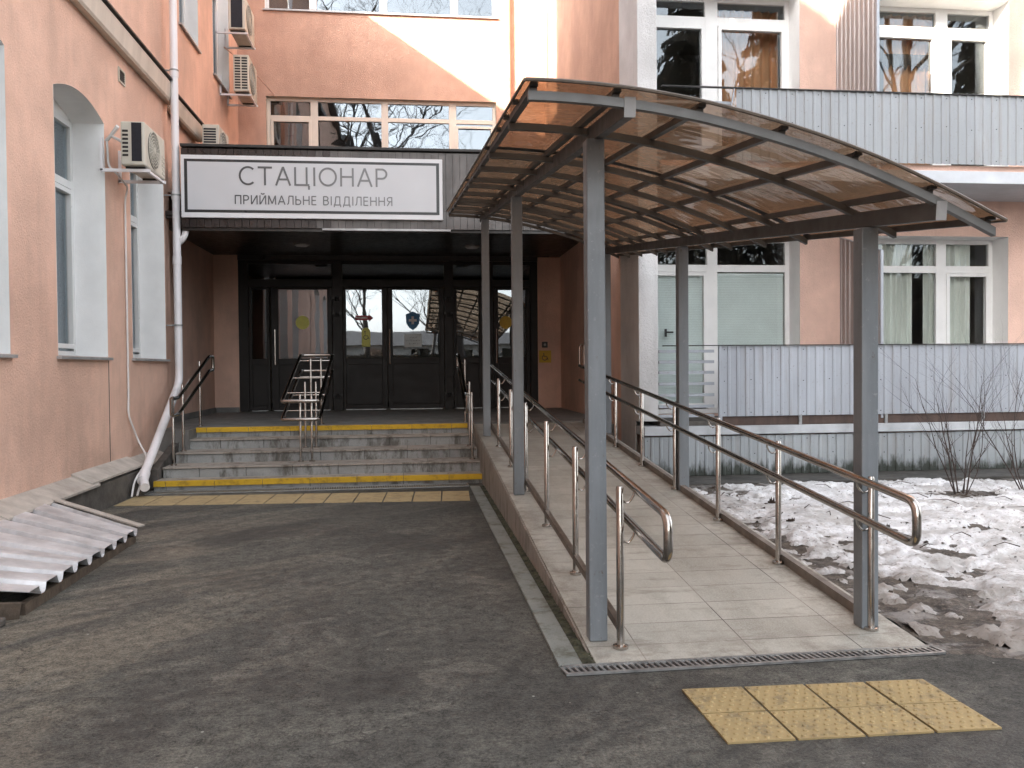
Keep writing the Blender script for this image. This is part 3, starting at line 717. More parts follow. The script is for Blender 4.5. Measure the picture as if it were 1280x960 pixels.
def text(s, name, mat, parent, x0, x1, z0, z1, y, sw=.095, gap=.16):
    tw = sum(GL[ch][0]+gap for ch in s)-gap; k = (x1-x0)/tw; h = z1-z0; m = MB(); x = x0; d = 0
    for ch in s:
        w, strokes = GL[ch]
        if ch == ' ' and m.v: m.build(name, mat, parent); m = MB()
        for st in strokes:
            P_ = [Vector((x+u*k, z0+v*h)) for u, v in st]; n = len(P_); L_ = []; R_ = []; hw = sw*h/2
            for i in range(n):
                a_ = P_[max(i-1, 0)]; c_ = P_[min(i+1, n-1)]
                if i in (0, n-1) and (P_[0]-P_[-1]).length < 1e-6 and n > 3: a_, c_ = P_[n-2], P_[1]
                t_ = (c_-a_).normalized(); nn = Vector((-t_.y, t_.x)); L_.append(P_[i]+nn*hw); R_.append(P_[i]-nn*hw)
            d = (d+1) % 5; ya, yb = y+.004, y-.0003*d
            for i in range(n-1):
                q = (L_[i], L_[i+1], R_[i+1], R_[i])
                m.hexa([(p.x, ya, p.y) for p in q]+[(p.x, yb, p.y) for p in q])
        x += (w+gap)*k
    return m.build(name, mat, parent)
SG = thing('entrance_sign', (-1.4, 13.1, 3.78), 'long grey sign board lettered СТАЦІОНАР above the entrance', 'sign')
SX0, SX1, SZ0, SZ1 = -3.32, .50, 3.775, 4.69
MB().box(SX0, SX1, 13.06, 13.12, SZ0, SZ1).build('board', 'signframe', SG, bevel=.006)
MB().box(SX0+.05, SX1-.05, 13.056, 13.06, SZ0+.075, SZ1-.06).build('border', 'signdark', SG)
MB().box(SX0+.095, SX1-.095, 13.052, 13.056, SZ0+.115, SZ1-.10).build('face', 'signface', SG)
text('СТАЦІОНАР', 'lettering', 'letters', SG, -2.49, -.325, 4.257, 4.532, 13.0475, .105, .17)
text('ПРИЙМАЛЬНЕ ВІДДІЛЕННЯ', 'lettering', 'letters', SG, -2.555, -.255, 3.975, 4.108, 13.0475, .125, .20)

# door screen ----------------------------------------------------------------
ED = thing('entrance_doors', (-.4, YD, H0), 'dark brown glazed entrance screen with doors under the porch', 'entrance doors')
f = MB()
def F(a, b, c, d, y0=YD, y1=YD+.08): f.box(a, b, y0, y1, c, d)
ZT = 3.70
for a_, b_ in ((-3.388, -3.20), (-1.56, -1.36), (.68, .86), (1.50, 1.68), (2.45, 2.60)): F(a_, b_, H0+.01, ZT)
for a_, b_ in ((-3.20, -1.56), (-1.36, .68), (.86, 1.50), (1.68, 2.45)): F(a_, b_, 3.17, 3.325); F(a_, b_, 3.63, ZT)
f.build('door_frame', 'doorframe', ED, bevel=.006)
tp = MB()
for a_, b_ in ((-3.19, -1.57), (-1.35, .67), (.87, 1.49), (1.69, 2.44)): tp.box(a_, b_, YD+.04, YD+.046, 3.33, 3.625)
tp.build('transom_pane', 'glass_door', ED)
def leaf(x0, x1, px0, px1, handle, hinge):
    y = YD-.012; d = MB()
    d.box(x0, px0, y, y+.06, H0+.03, 3.16); d.box(px1, x1, y, y+.06, H0+.03, 3.16)
    d.box(px0, px1, y, y+.06, 3.12, 3.16); d.box(px0, px1, y, y+.06, 1.62, 1.74); d.box(px0, px1, y+.018, y+.05, H0+.12, 1.62); d.box(px0, px1, y, y+.06, H0+.03, H0+.12)
    o = d.build('door', 'doorframe', ED, bevel=.006)
    MB().box(px0+.005, px1-.005, y+.03, y+.036, 1.745, 3.115).build('pane', 'glass_door', o)
    if handle is not None:
        h = MB(); h.tube([(handle, y-.06, 1.62), (handle, y-.06, 2.32)], .016, 10); h.tube([(handle, y-.06, 1.72), (handle, y, 1.72)], .014, 8); h.tube([(handle, y-.06, 2.22), (handle, y, 2.22)], .014, 8)
        h.build('handle', 'inox', o, smooth=True)
    if hinge is not None:
        g_ = MB()
        for z in (2.93, 2.62, .98):
            for s in (-1, 1): g_.tube([(hinge+s*.03, y-.015, z-.045), (hinge+s*.03, y-.015, z+.045)], .018, 8); g_.box(hinge+s*.07-.03, hinge+s*.07+.03, y-.012, y, z+.005, z+.045)
        g_.build('hinge', 'black', o)
    MB().box(x0+.04, x1-.04, y-.006, y, H0+.012, H0+.03).build('kick_strip', 'zinc', o)
    return o
leaf(-3.19, -2.79, -3.13, -2.85, None, None); leaf(-2.76, -1.57, -2.62, -1.66, -2.68, -1.47)
leaf(-1.35, -.475, -1.295, -.575, None, None); leaf(-.465, .67, -.37, .575, -.425, .77)
leaf(.87, 1.49, .93, 1.38, None, None); leaf(1.69, 2.44, 1.78, 2.35, 1.74, None)

# stickers on the glass
ys = YD+.012
def sticker(mb, mat, org_, label, name='sticker', cat='sticker', grp=None): return tag(mb.build(name, mat, origin=org_), label, cat, grp)
sticker(MB().disc((-2.15, ys, 2.46), .135, 'y', 28), 'yellow_dot', (-2.15, ys, 2.46), 'pale yellow dot on the left door glass', grp='yellow dots on the doors')
sticker(MB().disc((1.94, ys, 2.455), .13, 'y', 28), 'yellow_dark', (1.94, ys, 2.455), 'deep yellow dot on the shaded door by the ramp', grp='yellow dots on the doors')
ar = MB(); P_ = [(-1.11, 2.505), (-.84, 2.505), (-.84, 2.475), (-.75, 2.55), (-.84, 2.63), (-.84, 2.60), (-1.11, 2.60)]
ar.extrude([(x, ys, z) for x, z in P_], (0, -.004, 0))
o = sticker(ar, 'red', (-.93, ys, 2.55), 'red arrow sticker pointing right on the door glass', 'arrow_sticker')
random.seed(2)
tx = MB(); x = -1.09
while x < -.87:
    w = random.uniform(.012, .022); tx.box(x, x+w, ys-.0065, ys-.0045, 2.538, 2.538+random.choice((.03, .036))); x += w+.007
tx.build('lettering', 'white_print', o)
wc = MB(); P_ = [(-.985, 1.97)]+[(-.815, 1.97), (-.815, 2.27)]+[(-.90+.085*cos(pi*k/10), 2.27+.085*sin(pi*k/10)) for k in range(1, 10)]+[(-.985, 2.27)]
wc.extrude([(x, ys, z) for x, z in P_], (0, -.004, 0))
o = sticker(wc, 'yellow_dot', (-.9, ys, 2.15), 'yellow tag with wheelchair symbol on the door glass', 'wheelchair_sticker')
sy = MB(); yy = ys-.006
cx_, cz_, R_ = -.905, 2.16, .042
sy.tube([(cx_+R_*cos(a_), yy, cz_+R_*sin(a_)) for a_ in [radians(115+k*20) for k in range(13)]], .007, 6)
sy.tube([(cx_-.015, yy, cz_+.10), (cx_-.01, yy, cz_+.03), (cx_+.04, yy, cz_+.03), (cx_+.06, yy, cz_-.03), (cx_+.075, yy, cz_-.03)], .007, 6); sy.disc((cx_-.015, yy+.002, cz_+.115), .014, 'y', 12)
sy.build('symbol', 'ink', o)
sh = MB(); P_ = [(-.10, 2.62), (.04, 2.68), (.18, 2.62), (.17, 2.44), (.12, 2.36), (.04, 2.30), (-.04, 2.36), (-.09, 2.44)]
sh.extrude([(x, ys, z) for x, z in P_], (0, -.004, 0))
o = sticker(sh, 'blue', (.04, ys, 2.3), 'blue shield sticker with white cross on the door glass', 'shield_sticker')
MB().box(.015, .065, ys-.007, ys-.0045, 2.42, 2.58).box(-.04, .12, ys-.008, ys-.006, 2.475, 2.525).build('cross', 'white_print', o)
nt = MB(); nt.box(-.135, .215, ys-.004, ys, 1.96, 2.225)
o = sticker(nt, 'paper', (.04, ys, 1.96), 'white paper notice with handwriting on the door glass', 'paper_notice', 'notice')
random.seed(12)
hw = MB()
for zz, xa, xb in ((2.15, -.03, .12), (2.09, -.10, .19), (2.025, -.05, .15)):
    x = xa
    while x < xb:
        w = random.uniform(.012, .03); q = [(x+w*random.random(), ys-.006, zz+random.uniform(-.018, .022)) for k in range(4)]; hw.tube(q, .0032, 4); x += w+.008
hw.build('handwriting', 'ink', o)

# ------------------------------------------------------------------ stairs
ST = thing('entrance_stairs', (-1.2, 11.4, 0), 'grey stone entrance steps with yellow edges on the first and top step', 'stairs')
SY = [11.32, 11.66, 12.16, 12.68, 13.03]; SZ = [.123, .262, .402, .543, H0]; X0s = [-3.27, -3.25, -3.22, -3.19, -3.15]; X1s = [.955]*5
zp = 0.
random.seed(4)
for k in range(5):
    yb = SY[k+1] if k < 4 else 13.6
    core = MB(); core.box(X0s[k]+.01, X1s[k]-.004, SY[k]+.02, 13.55, zp, SZ[k]-.02)
    st = core.build('step', 'concrete', ST)
    rz = MB(); tz = MB(); x = X0s[k]; off = .15+.31*(k % 2)
    xs = [x]; q = x+off
    while q < X1s[k]-.05: xs.append(q); q += .60
    xs.append(X1s[k]-.004)
    for a_, b_ in zip(xs, xs[1:]):
        top = SZ[k]-.030
        rz.box(a_+.004, b_-.004, SY[k]+random.uniform(0, .003), SY[k]+.02, zp+.001, top)
        tz.box(a_+.003, b_-.003, SY[k]-.018, (yb+.03 if k < 4 else 13.18), SZ[k]-.022, SZ[k])
    rz.build('riser', 'stepstone', st, bevel=.002); tz.build('tread', 'treadstone', st, bevel=.003)
    if k in (0, 4):
        n_ = MB(); a0 = X0s[k]; b0 = X1s[k]-(.0 if k == 0 else .11); e0 = a0
        segs = [e0]; q = e0+off
        while q < b0-.05: segs.append(q); q += .60
        segs.append(b0)
        for a_, b_ in zip(segs, segs[1:]):
            if k == 4 and a_ < -1.5 < b_+.0: pass
            n_.box(a_+.003, b_-.003, SY[k]-.026, SY[k]-.0185, SZ[k]-.066, SZ[k]+.003); n_.box(a_+.003, b_-.003, SY[k]-.0185, SY[k]+.035, SZ[k]+.0005, SZ[k]+.003)
        n_.build('yellow_edge', 'nosing', st)
    zp = SZ[k]-.02 if k < 4 else zp
la = MB(); la.box(XR+.005, 3.07, 13.19, YD+.3, .45, H0); la.box(XR+.005, X0s[4]-.003, 12.6, 13.187, .3, H0-.002); la.box(X1s[4]+.002, 3.07, 12.75, 13.187, .3, H0-.03)
la.build('landing', 'floor', ST)
ck = MB(); ck.box(-3.39, X0s[0]-.003, 11.5, 13.2, 0, .25); ck.extrude([(-3.39, 11.6, .25), (-3.39, 13.3, H0), (-3.39, 13.3, .25)], (.10, 0, 0)); ck.build('stair_cheek', 'concrete', ST)

def grate(name, x0, x1, y0, y1, yslope, label, n, mat='zinc', dark='black'):
    t = thing(name, ((x0+x1)/2, y0, 0), label, 'drain grate', 'drain grates')
    def yy(x, v): return v+(x-x0)*yslope
    d = MB(); d.hexa([(x0, y0, -.02), (x1, yy(x1, y0), -.02), (x1, yy(x1, y1), -.02), (x0, y1, -.02), (x0, y0, .003), (x1, yy(x1, y0), .003), (x1, yy(x1, y1), .003), (x0, y1, .003)]); d.build('trough', dark, t)
    b = MB(); w = y1-y0; r = w*.16
    for a_, c_ in ((0, r), (w-r, w)): b.hexa([(x0, y0+a_, .003), (x1, yy(x1, y0+a_), .003), (x1, yy(x1, y0+c_), .003), (x0, y0+c_, .003), (x0, y0+a_, .014), (x1, yy(x1, y0+a_), .014), (x1, yy(x1, y0+c_), .014), (x0, y0+c_, .014)])
    st_ = (x1-x0)/n
    for k in range(n+1):
        x = x0+k*st_; hw_ = st_*.2; sk_ = st_*.25
        a_, b_ = yy(x, y0+r), yy(x, y1-r)
        b.hexa([(x-hw_+sk_, a_, .003), (x+hw_+sk_, a_, .003), (x+hw_-sk_, b_, .003), (x-hw_-sk_, b_, .003), (x-hw_+sk_, a_, .012), (x+hw_+sk_, a_, .012), (x+hw_-sk_, b_, .012), (x-hw_-sk_, b_, .012)])
    b.build('grating', mat, t)
    return t
grate('drain_grate', .752, 2.80, 4.175, 4.305, .018, 'galvanised drain grate across the foot of the ramp', 62)
grate('drain_grate', -3.28, .72, 10.97, 11.27, .012, 'narrow drain grate along the foot of the entrance steps', 130)
# side channel by the ramp
ch = MB(); y = 4.31
while y < 11.0:
    e = min(y+.98, 11.0); ch.hexa([(.735, y, 0), (.86, y, 0), (.86, e-.012, 0), (.735, e-.012, 0), (.735, y, .016), (.86, y, .014), (.86, e-.012, .014), (.735, e-.012, .016)]); y = e
tag(ch.build('drain_channel', 'channel', origin=(.8, 4.3, 0), bevel=.003), 'grey green drain channel along the left side of the ramp', 'drain channel')
gp = sheet_grid(.862, .934, 4.31, 11.0, .012, lambda x, y: .006+.02*abs(nz(x, y, 14, 3)))
struct(gp.build('mossy_gap', 'ground_gap'), 'mossy strip of dirt between channel and ramp', 'ground')

# tactile paving --------------------------------------------------------------
def tactile(quad, nx, ny, label, stud=True, mat='tactile', h=.008):
    A, B, C, D = [Vector((*q, 0)) for q in quad]   # far-left, far-right, near-right, near-left
    m = MB(); d = MB(); random.seed(6)
    def pt(u, v, z): 
        p = (A*(1-u)+B*u)*(1-v)+(D*(1-u)+C*u)*v; return Vector((p.x, p.y, z))
    for i in range(nx):
        for j in range(ny):
            e = .012/nx*2; eu = .006*4/nx; ev = .010*2/ny
            u0, u1, v0, v1 = i/nx+eu, (i+1)/nx-eu, j/ny+ev, (j+1)/ny-ev; zt = h+random.uniform(-.002, .002)
            m.hexa([pt(u0, v1, -.01), pt(u1, v1, -.01), pt(u1, v0, -.01), pt(u0, v0, -.01), pt(u0, v1, zt), pt(u1, v1, zt), pt(u1, v0, zt), pt(u0, v0, zt)])
            if stud:
                for a_ in range(6):
                    for b_ in range(6):
                        uu = u0+(u1-u0)*((a_+.3+.4*(b_ % 2))/6); vv = v0+(v1-v0)*((b_+.5)/6); c_ = pt(uu, vv, zt)
                        if j % 1: continue
                        m.tube([c_, c_+Vector((0, 0, .0055))], [.0125, .008], 8)
    ctr = (A+B+C+D)/4
    return tag(m.build('tactile_paving', mat, origin=(ctr.x, ctr.y, 0), bevel=.0 if stud else .003), label, 'paving', 'yellow tactile paving')
tactile(((1.254, 3.925), (2.468, 3.89), (2.466, 3.312), (1.258, 3.33)), 4, 2, 'eight studded yellow paving tiles in front of the ramp')
tactile(((-3.36, 10.86), (.70, 10.62), (.665, 9.85), (-3.38, 10.15)), 12, 2, 'strip of worn yellow paving tiles before the entrance steps', False, 'tactile_far', .006)

# ------------------------------------------------------------------ ramp
RX0, RX1, RY0, RY1 = .93, 2.77, 4.31, 12.95
SL = .0772
def rz_(y): return .012+SL*(y-RY0)
RP = thing('wheelchair_ramp', (1.85, RY0, 0), 'tiled concrete wheelchair ramp rising to the porch', 'ramp')
d = MB(); d.hexa([(RX0, RY0, -.01), (RX1, RY0, -.01), (RX1, RY1, -.01), (RX0, RY1, -.01), (RX0, RY0, rz_(RY0)), (RX1, RY0, rz_(RY0)), (RX1, RY1, rz_(RY1)), (RX0, RY1, rz_(RY1))])
d.build('deck', 'ramptile', RP, bevel=.004)
s = MB(); y = RY0+.06
while y < RY1:
    e = min(y+.6, RY1); s.hexa([(RX0-.012, y+.002, 0), (RX0-.002, y+.002, 0), (RX0-.002, e-.002, 0), (RX0-.012, e-.002, 0), (RX0-.012, y+.002, rz_(y)-.012), (RX0-.002, y+.002, rz_(y)-.012), (RX0-.002, e-.002, rz_(e)-.012), (RX0-.012, e-.002, rz_(e)-.012)]); y = e
s.build('side_facing', 'sidewall', RP)
kb = MB(); ya = 4.72
kb.hexa([(2.615, ya, rz_(ya)), (2.66, ya, rz_(ya)), (2.66, RY1, rz_(RY1)), (2.615, RY1, rz_(RY1)), (2.615, ya, rz_(ya)+.06), (2.66, ya, rz_(ya)+.06), (2.66, RY1, rz_(RY1)+.06), (2.615, RY1, rz_(RY1)+.06)])
kb.build('kerb_edge', 'kerbstone', RP)

def post(t, x, y, z, h, r=.021, flange=True):
    o = MB().tube([(x, y, z), (x, y, z+h-.012), (x, y, z+h)], [r, r, r*.8], 14).build('post', 'inox', t, smooth=True)
    if flange: MB().tube([(x, y, z), (x, y, z+.016), (x, y, z+.022)], [.042, .042, .026], 16).build('flange', 'inox', o, smooth=True)
    return o
def ramp_rail(side, px, tx, ys_, yend, ytop, label, kick):
    t = thing('ramp_handrail', (px, ys_[0], rz_(ys_[0])), label, 'handrail', 'stainless handrails')
    for y in ys_: post(t, px, y, rz_(y), .875)
    top = lambda y: rz_(y)+.865+.004*(y-4)
    low = lambda y: top(y)-.215
    loop = rounded([(tx, ytop, top(ytop)), (tx, yend, top(yend)), (tx, yend-.005, low(yend)), (tx, ytop, low(ytop))], .075, 6)
    MB().tube(loop, .0225, 16).build('rail', 'inox', t, smooth=True)
    for y in ys_:
        for zf in (top, low):
            z = zf(y); sgn = 1 if tx > px else -1
            MB().tube([(px+sgn*.018, y, z-.075), (px+sgn*.045, y, z-.085), (tx-sgn*.02, y, z-.07), (tx-sgn*.004, y, z-.045), (tx, y, z-.018)], .0065, 8).build('bracket', 'inox', t, smooth=True)
    if kick:
        y0, y1 = ys_[0], ytop-.1
        MB().bar((px, y0, rz_(y0)+.115), (px, y1, rz_(y1)+.115), .035, .045).build('kick_rail', 'kick', t)
    return t
YP = [4.49, 5.75, 7.0, 8.3, 9.55, 10.9]
ramp_rail(-1, 1.105, 1.185, YP, 3.88, 12.75, 'steel handrail along the left edge of the ramp, nearest the steps', True)
ramp_rail(1, 2.585, 2.50, [4.58, 5.815, 7.02, 8.22, 9.44, 10.7, 11.9], 4.0, 12.6, 'steel handrail along the right edge of the ramp, beside the snow', False)

# stair handrails ----------------------------------------------------------------
def stair_rail(px, tx, label):
    t = thing('stair_handrail', (px, 11.8, .26), label, 'handrail', 'stainless handrails')
    for y, z in ((11.88, SZ[1]), (12.38, SZ[2]), (13.36, H0)): post(t, px, y, z, .93 if y < 13 else .98, .017)
    tp_ = rounded([(tx, 11.50, 1.165), (tx, 11.84, 1.175), (tx, 13.60, 1.74), (tx, 13.86, 1.745), (tx, 13.86, 1.53), (tx, 13.62, 1.525), (tx, 11.82, .955), (tx, 11.50, .945), (tx, 11.50, 1.165)], .05, 5)
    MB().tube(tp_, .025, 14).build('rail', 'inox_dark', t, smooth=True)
    sgn = 1 if tx > px else -1
    for y in (11.95, 12.4, 13.37):
        for dz in (0, -.22):
            z = 1.175+(y-11.84)*.321+dz
            MB().tube([(px+sgn*.015, y, z-.06), (px+sgn*.05, y, z-.06), (tx, y, z-.015)], .006, 8).build('bracket', 'inox', t, smooth=True)
    return t
stair_rail(-3.17, -3.085, 'steel stair handrail beside the white drainpipe')
stair_rail(.83, .745, 'steel stair handrail at the right end of the steps, by the ramp')
t = thing('stair_handrail', (-1.44, 12.0, .26), 'double steel handrail in the middle of the entrance steps', 'handrail', 'stainless handrails')
for xx in (-1.525, -1.372):
    for y, z, h in ((12.03, SZ[1], .93), (12.60, SZ[2], .95), (13.34, H0, 1.01)): post(t, xx, y, z, h, .016)
for k_, dz in enumerate((0, -.245)):
    L, R = -1.72, -1.235
    pts = rounded([(L+.02, 13.55, 1.745+dz), (L, 11.75, 1.125+dz), (L+.005, 11.66, 1.11+dz), (R-.005, 11.66, 1.11+dz), (R, 11.75, 1.125+dz), (R+.02, 13.55, 1.745+dz), (R, 13.72, 1.75+dz), (L+.02, 13.72, 1.75+dz), (L+.02, 13.55, 1.745+dz)], .045, 5)
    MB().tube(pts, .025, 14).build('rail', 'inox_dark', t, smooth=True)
    for y in (12.03, 12.6, 13.34):
        z = 1.125+dz+(y-11.75)*.344
        MB().tube([(L+.01, y, z-.01), (R+.0, y, z-.01)], .009, 8).build('crossbar', 'inox', t, smooth=True)

# ------------------------------------------------------------------ ramp canopy
RC = thing('ramp_canopy', (1.8, 4.63, 0), 'bronze polycarbonate arched canopy on grey steel columns over the ramp', 'canopy')
CS = .110; CY0 = 3.95
AX = [.40, .565, .80, 1.0, 1.2, 1.45, 1.845, 2.25, 2.6, 2.87, 3.02]
AZ = [2.795, 2.80, 2.792, 2.776, 2.752, 2.708, 2.612, 2.482, 2.335, 2.205, 2.125]
def arc_z(x):
    for (a_, za), (b_, zb) in zip(zip(AX, AZ), zip(AX[1:], AZ[1:])):
        if a_ <= x <= b_:
            t = (x-a_)/(b_-a_); return za+(zb-za)*t
    return AZ[0] if x < AX[0] else AZ[-1]
# smooth the profile
def arc_s(x): return sum(arc_z(x+k*.05) for k in range(-3, 4))/7
def fan(x, y): return x+.021*(y-4.63)*max(0, (x-1.05)/1.53)
def cp(x, y, dz=0): return Vector((fan(x, y), y, arc_s(x)+CS*(y-CY0)+dz))
XS = [.53+k*.0793 for k in range(31)]   # .53 .. 2.91
XA = [.555+k*(2.845-.555)/30 for k in range(31)]
YE = 12.5
for (cx, cy) in ((1.005, 4.63), (1.02, 8.2), (1.03, 11.8), (2.583, 4.63), (2.583, 8.2), (2.583, 11.8)):
    x = fan(cx, cy); left = cx < 2
    zt = (2.768 if left else 2.305)-.047+CS*(cy-.05-4.03)
    zb = rz_(cy)
    MB().box(x-.05, x+.05, cy-.05, cy+.05, zb, zt).build('column', 'steel_paint', RC, bevel=.006)
for cx, z0 in ((1.03, 2.768), (2.605, 2.305)):
    m = MB(); a_ = Vector((fan(cx, 3.94), 3.94, z0+CS*(3.94-4.03))); b_ = Vector((fan(cx, YE-.1), YE-.1, z0+CS*(YE-.1-4.03)))
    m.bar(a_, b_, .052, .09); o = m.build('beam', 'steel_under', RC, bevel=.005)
    d_ = (b_-a_).normalized(); MB().bar(a_-d_*.004, a_-d_*.001, .055, .093).build('sky_lit_end_face', 'sky_lit_end', o)
def rib(y, w, h, dz, name, mat, xs=None):
    m = MB()
    tops = [cp(x, y, dz) for x in (xs or XA)]; V = []
    for p_ in tops:
        V += [(p_.x, p_.y-w/2, p_.z), (p_.x, p_.y+w/2, p_.z), (p_.x, p_.y+w/2, p_.z-h), (p_.x, p_.y-w/2, p_.z-h)]
    m.v = V
    for k in range(len(tops)-1):
        for j in range(4): m.f.append((k*4+j, k*4+(j+1) % 4, k*4+4+(j+1) % 4, k*4+4+j))
    m.f += [(3, 2, 1, 0), tuple(len(V)-4+j for j in range(4))]
    return m.build(name, mat, RC)
rib(3.955, .035, .042, .024, 'arch_rib', 'steel_arch', [.55+k*(2.895-.55)/30 for k in range(31)])
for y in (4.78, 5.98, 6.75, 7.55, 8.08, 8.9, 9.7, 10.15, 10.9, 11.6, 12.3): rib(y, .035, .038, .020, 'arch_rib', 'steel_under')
for x in (.575, .965, 1.375, 1.785, 2.16, 2.55, 2.86):
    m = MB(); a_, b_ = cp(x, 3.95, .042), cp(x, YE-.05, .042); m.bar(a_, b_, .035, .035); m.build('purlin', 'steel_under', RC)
th = .008
m = MB(); n = len(XS); Y0S = 3.885
top = [cp(x, Y0S, .064) for x in XS]; ys2 = [Y0S, 5.98, 8.08, 10.15, YE]
m.v = []
for y in ys2:
    for x in XS: m.v.append(tuple(cp(x, y, .064)))
for r in range(len(ys2)-1):
    for k in range(n-1): m.f.append((r*n+k, r*n+k+1, (r+1)*n+k+1, (r+1)*n+k))
sh_ = m.build('roof_sheet', 'poly', RC, smooth=True)
ed = MB(); ed.tube([cp(x, Y0S-.005, .064) for x in XS], .009, 6); ed.tube([cp(XS[0]-.004, y, .064) for y in (Y0S, YE)], .008, 6); ed.tube([cp(XS[-1]+.004, y, .064) for y in (Y0S, YE)], .008, 6)
ed.build('sheet_edge', 'kick', RC)
for y in (5.98, 8.08, 10.15):
    j = MB(); V = []
    for x in XS:
        p_ = cp(x, y, .058); V += [(p_.x, y-.03, p_.z), (p_.x, y+.03, p_.z), (p_.x, y+.03, p_.z-.006), (p_.x, y-.03, p_.z-.006)]
    j.v = V
    for k in range(n-1):
        for q in range(4): j.f.append((k*4+q, k*4+(q+1) % 4, k*4+4+(q+1) % 4, k*4+4+q))
    j.f += [(3, 2, 1, 0), tuple(len(V)-4+q for q in range(4))]
    j.build('joint_profile', 'darkmetal', RC)
for x in (.575, .965, 1.375, 1.785, 2.16, 2.55, 2.86):
    p_ = cp(x, 3.93, .052); MB().box(p_.x-.018, p_.x+.018, 3.915, 3.945, p_.z-.008, p_.z+.010).build('sheet_clip', 'black', RC)
for y in (4.35, 4.78, 5.2, 5.98):
    p_ = cp(.545, y, .052); MB().box(p_.x-.018, p_.x+.01, y-.02, y+.02, p_.z-.008, p_.z+.010).build('sheet_clip', 'black', RC)

# porch right wall fittings
t = thing('grab_rail', (3.03, 15.2, 1.6), 'short steel grab loop on the pink porch wall by the ramp', 'grab rail')
MB().tube(rounded([(3.08, 15.0, 1.92), (2.98, 15.0, 1.92), (2.98, 15.0, 1.52), (3.08, 15.0, 1.52)], .05), .02, 10).build('loop', 'inox', t, smooth=True)
MB().tube(rounded([(3.08, 14.6, 1.92), (2.98, 14.6, 1.92), (2.98, 14.6, 1.52), (3.08, 14.6, 1.52)], .05), .02, 10).build('loop', 'inox', t, smooth=True)
pq = MB(); pq.box(2.62, 2.87, YD-.03, YD-.018, 1.62, 1.87)
o = tag(pq.build('wheelchair_plaque', 'yellow_dark', origin=(2.74, YD-.02, 1.62)), 'yellow plaque with wheelchair symbol on the pink porch pier', 'sign')
sy = MB(); yy = YD-.036; cx_, cz_ = 2.735, 1.72
sy.tube([(cx_+.05*cos(a_), yy, cz_+.05*sin(a_)) for a_ in [radians(115+k*20) for k in range(13)]], .008, 6); sy.tube([(cx_-.02, yy, cz_+.10), (cx_-.012, yy, cz_+.03), (cx_+.04, yy, cz_+.03), (cx_+.07, yy, cz_-.04)], .008, 6)
sy.build('symbol', 'ink', o)
bb = MB(); bb.box(2.68, 2.80, YD-.05, YD-.018, 1.93, 2.05); o = tag(bb.build('call_button', 'black', origin=(2.74, YD-.03, 1.93), bevel=.008), 'small dark call button above the yellow plaque', 'call button')
MB().disc((2.74, YD-.05, 1.99), .025, 'y', 14, .008).build('button', 'zinc', o)

# ------------------------------------------------------------------ right wing
YW = 12.4; RD = .36
RW = thing('right_wing', (6, YW, 0), 'pale pink wing with white window frames and clad balconies on the right', 'building')
PW = lambda u, d, z: (u, YW+d, z)
A = (3.40, 5.86, .80, 3.50, 0); B = (6.92, 9.27, .80, 3.50, 0); A2 = (3.40, 5.86, 4.26, 7.16, 0); B2 = (6.92, 9.27, 4.26, 7.14, 0); C_ = (10.4, 12.6, .8, 3.5, 0); C2 = (10.4, 12.6, 4.26, 7.14, 0)
wall(PW, 3.1, 15, -.1, 13, [A, B, A2, B2, C_, C2]).build('wall', 'pink_pale', RW)
MB().box(3.08, 3.098, YW+.001, YC, 4.3, 13).build('side_wall', 'pink', RW)
MB().box(3.08, 3.098, YW+.001, YC, -.1, 4.3).build('side_wall', 'pink_left', RW)  # lower part of the same wall, stucco lightened against the porch shade
pr = MB(); pr.box(2.6, 3.078, YD-.016, YD+.3, H0-.1, 3.79); pr.build('porch_pier', 'pink_left', RW)  # pier in the lightened stucco too, brightening the shaded porch
pl = MB(); pl.box(3.08, 3.352, 11.38, YW-.002, .78, 13); pl.box(3.08, 3.11, 11.6, YW-.002, .3, .78); pl.build('end_pillar', 'white_wall', RW, bevel=.008)
MB().box(3.1, 15.4, YW-.9, YW+10, 13, 13.2).build('roof', 'roof', RW)
o_ = MB(); o_.box(15, 15.2, YW, YW+10, -.1, 13); o_.box(3.1, 15, YW+9.8, YW+10, -.1, 13); o_.build('outer_wall', 'pink_pale', RW)
i_ = MB(); i_.box(3.12, 14.9, YW+3.4, YW+3.5, 0, 13); i_.box(3.12, 14.9, YW+.31, YW+3.4, 3.75, 4.05); i_.box(3.12, 14.9, YW+.31, YW+3.4, .6, .75); i_.box(3.12, 14.9, YW+.31, YW+3.4, 7.4, 7.5); i_.box(6.2, 6.3, YW+.31, YW+3.4, 0, 13); i_.box(9.6, 9.7, YW+.31, YW+3.4, 0, 13)
i_.build('inner_wall', 'interior', RW)
window(RW, PW, A, RD, [(4.615, .17)], [(3.03, .11)], sashes=[(3.47, 4.53, .9, 2.97)], sill=False)
window(RW, PW, B, RD, [(8.385, .17)], [(3.03, .11)], sashes=[(8.47, 9.2, .9, 2.97)], sill=False)
window(RW, PW, A2, RD, [(4.615, .20)], [(6.80, .13)], gl='glass_mid', sashes=[(3.47, 4.51, 4.36, 6.73), (4.72, 5.79, 4.36, 6.73)], sill=False)
window(RW, PW, B2, RD, [(8.385, .20)], [(6.78, .13)], gl='glass_mid', sashes=[(6.99, 8.28, 4.36, 6.71), (8.49, 9.2, 4.36, 6.71)], sill=False)
for o in (C_, C2): window(RW, PW, o, RD, [(11.5, .17)], [(o[2]+2.3, .11)], sill=False)
# door hardware on lower window A
hd = MB(); hd.tube([(3.86, YW+RD-.05, 2.05), (3.98, YW+RD-.05, 2.05)], .012, 8); hd.box(3.85, 3.88, YW+RD-.05, YW+RD-.02, 1.98, 2.1)
tag(hd.build('door_handle', 'black', RW))
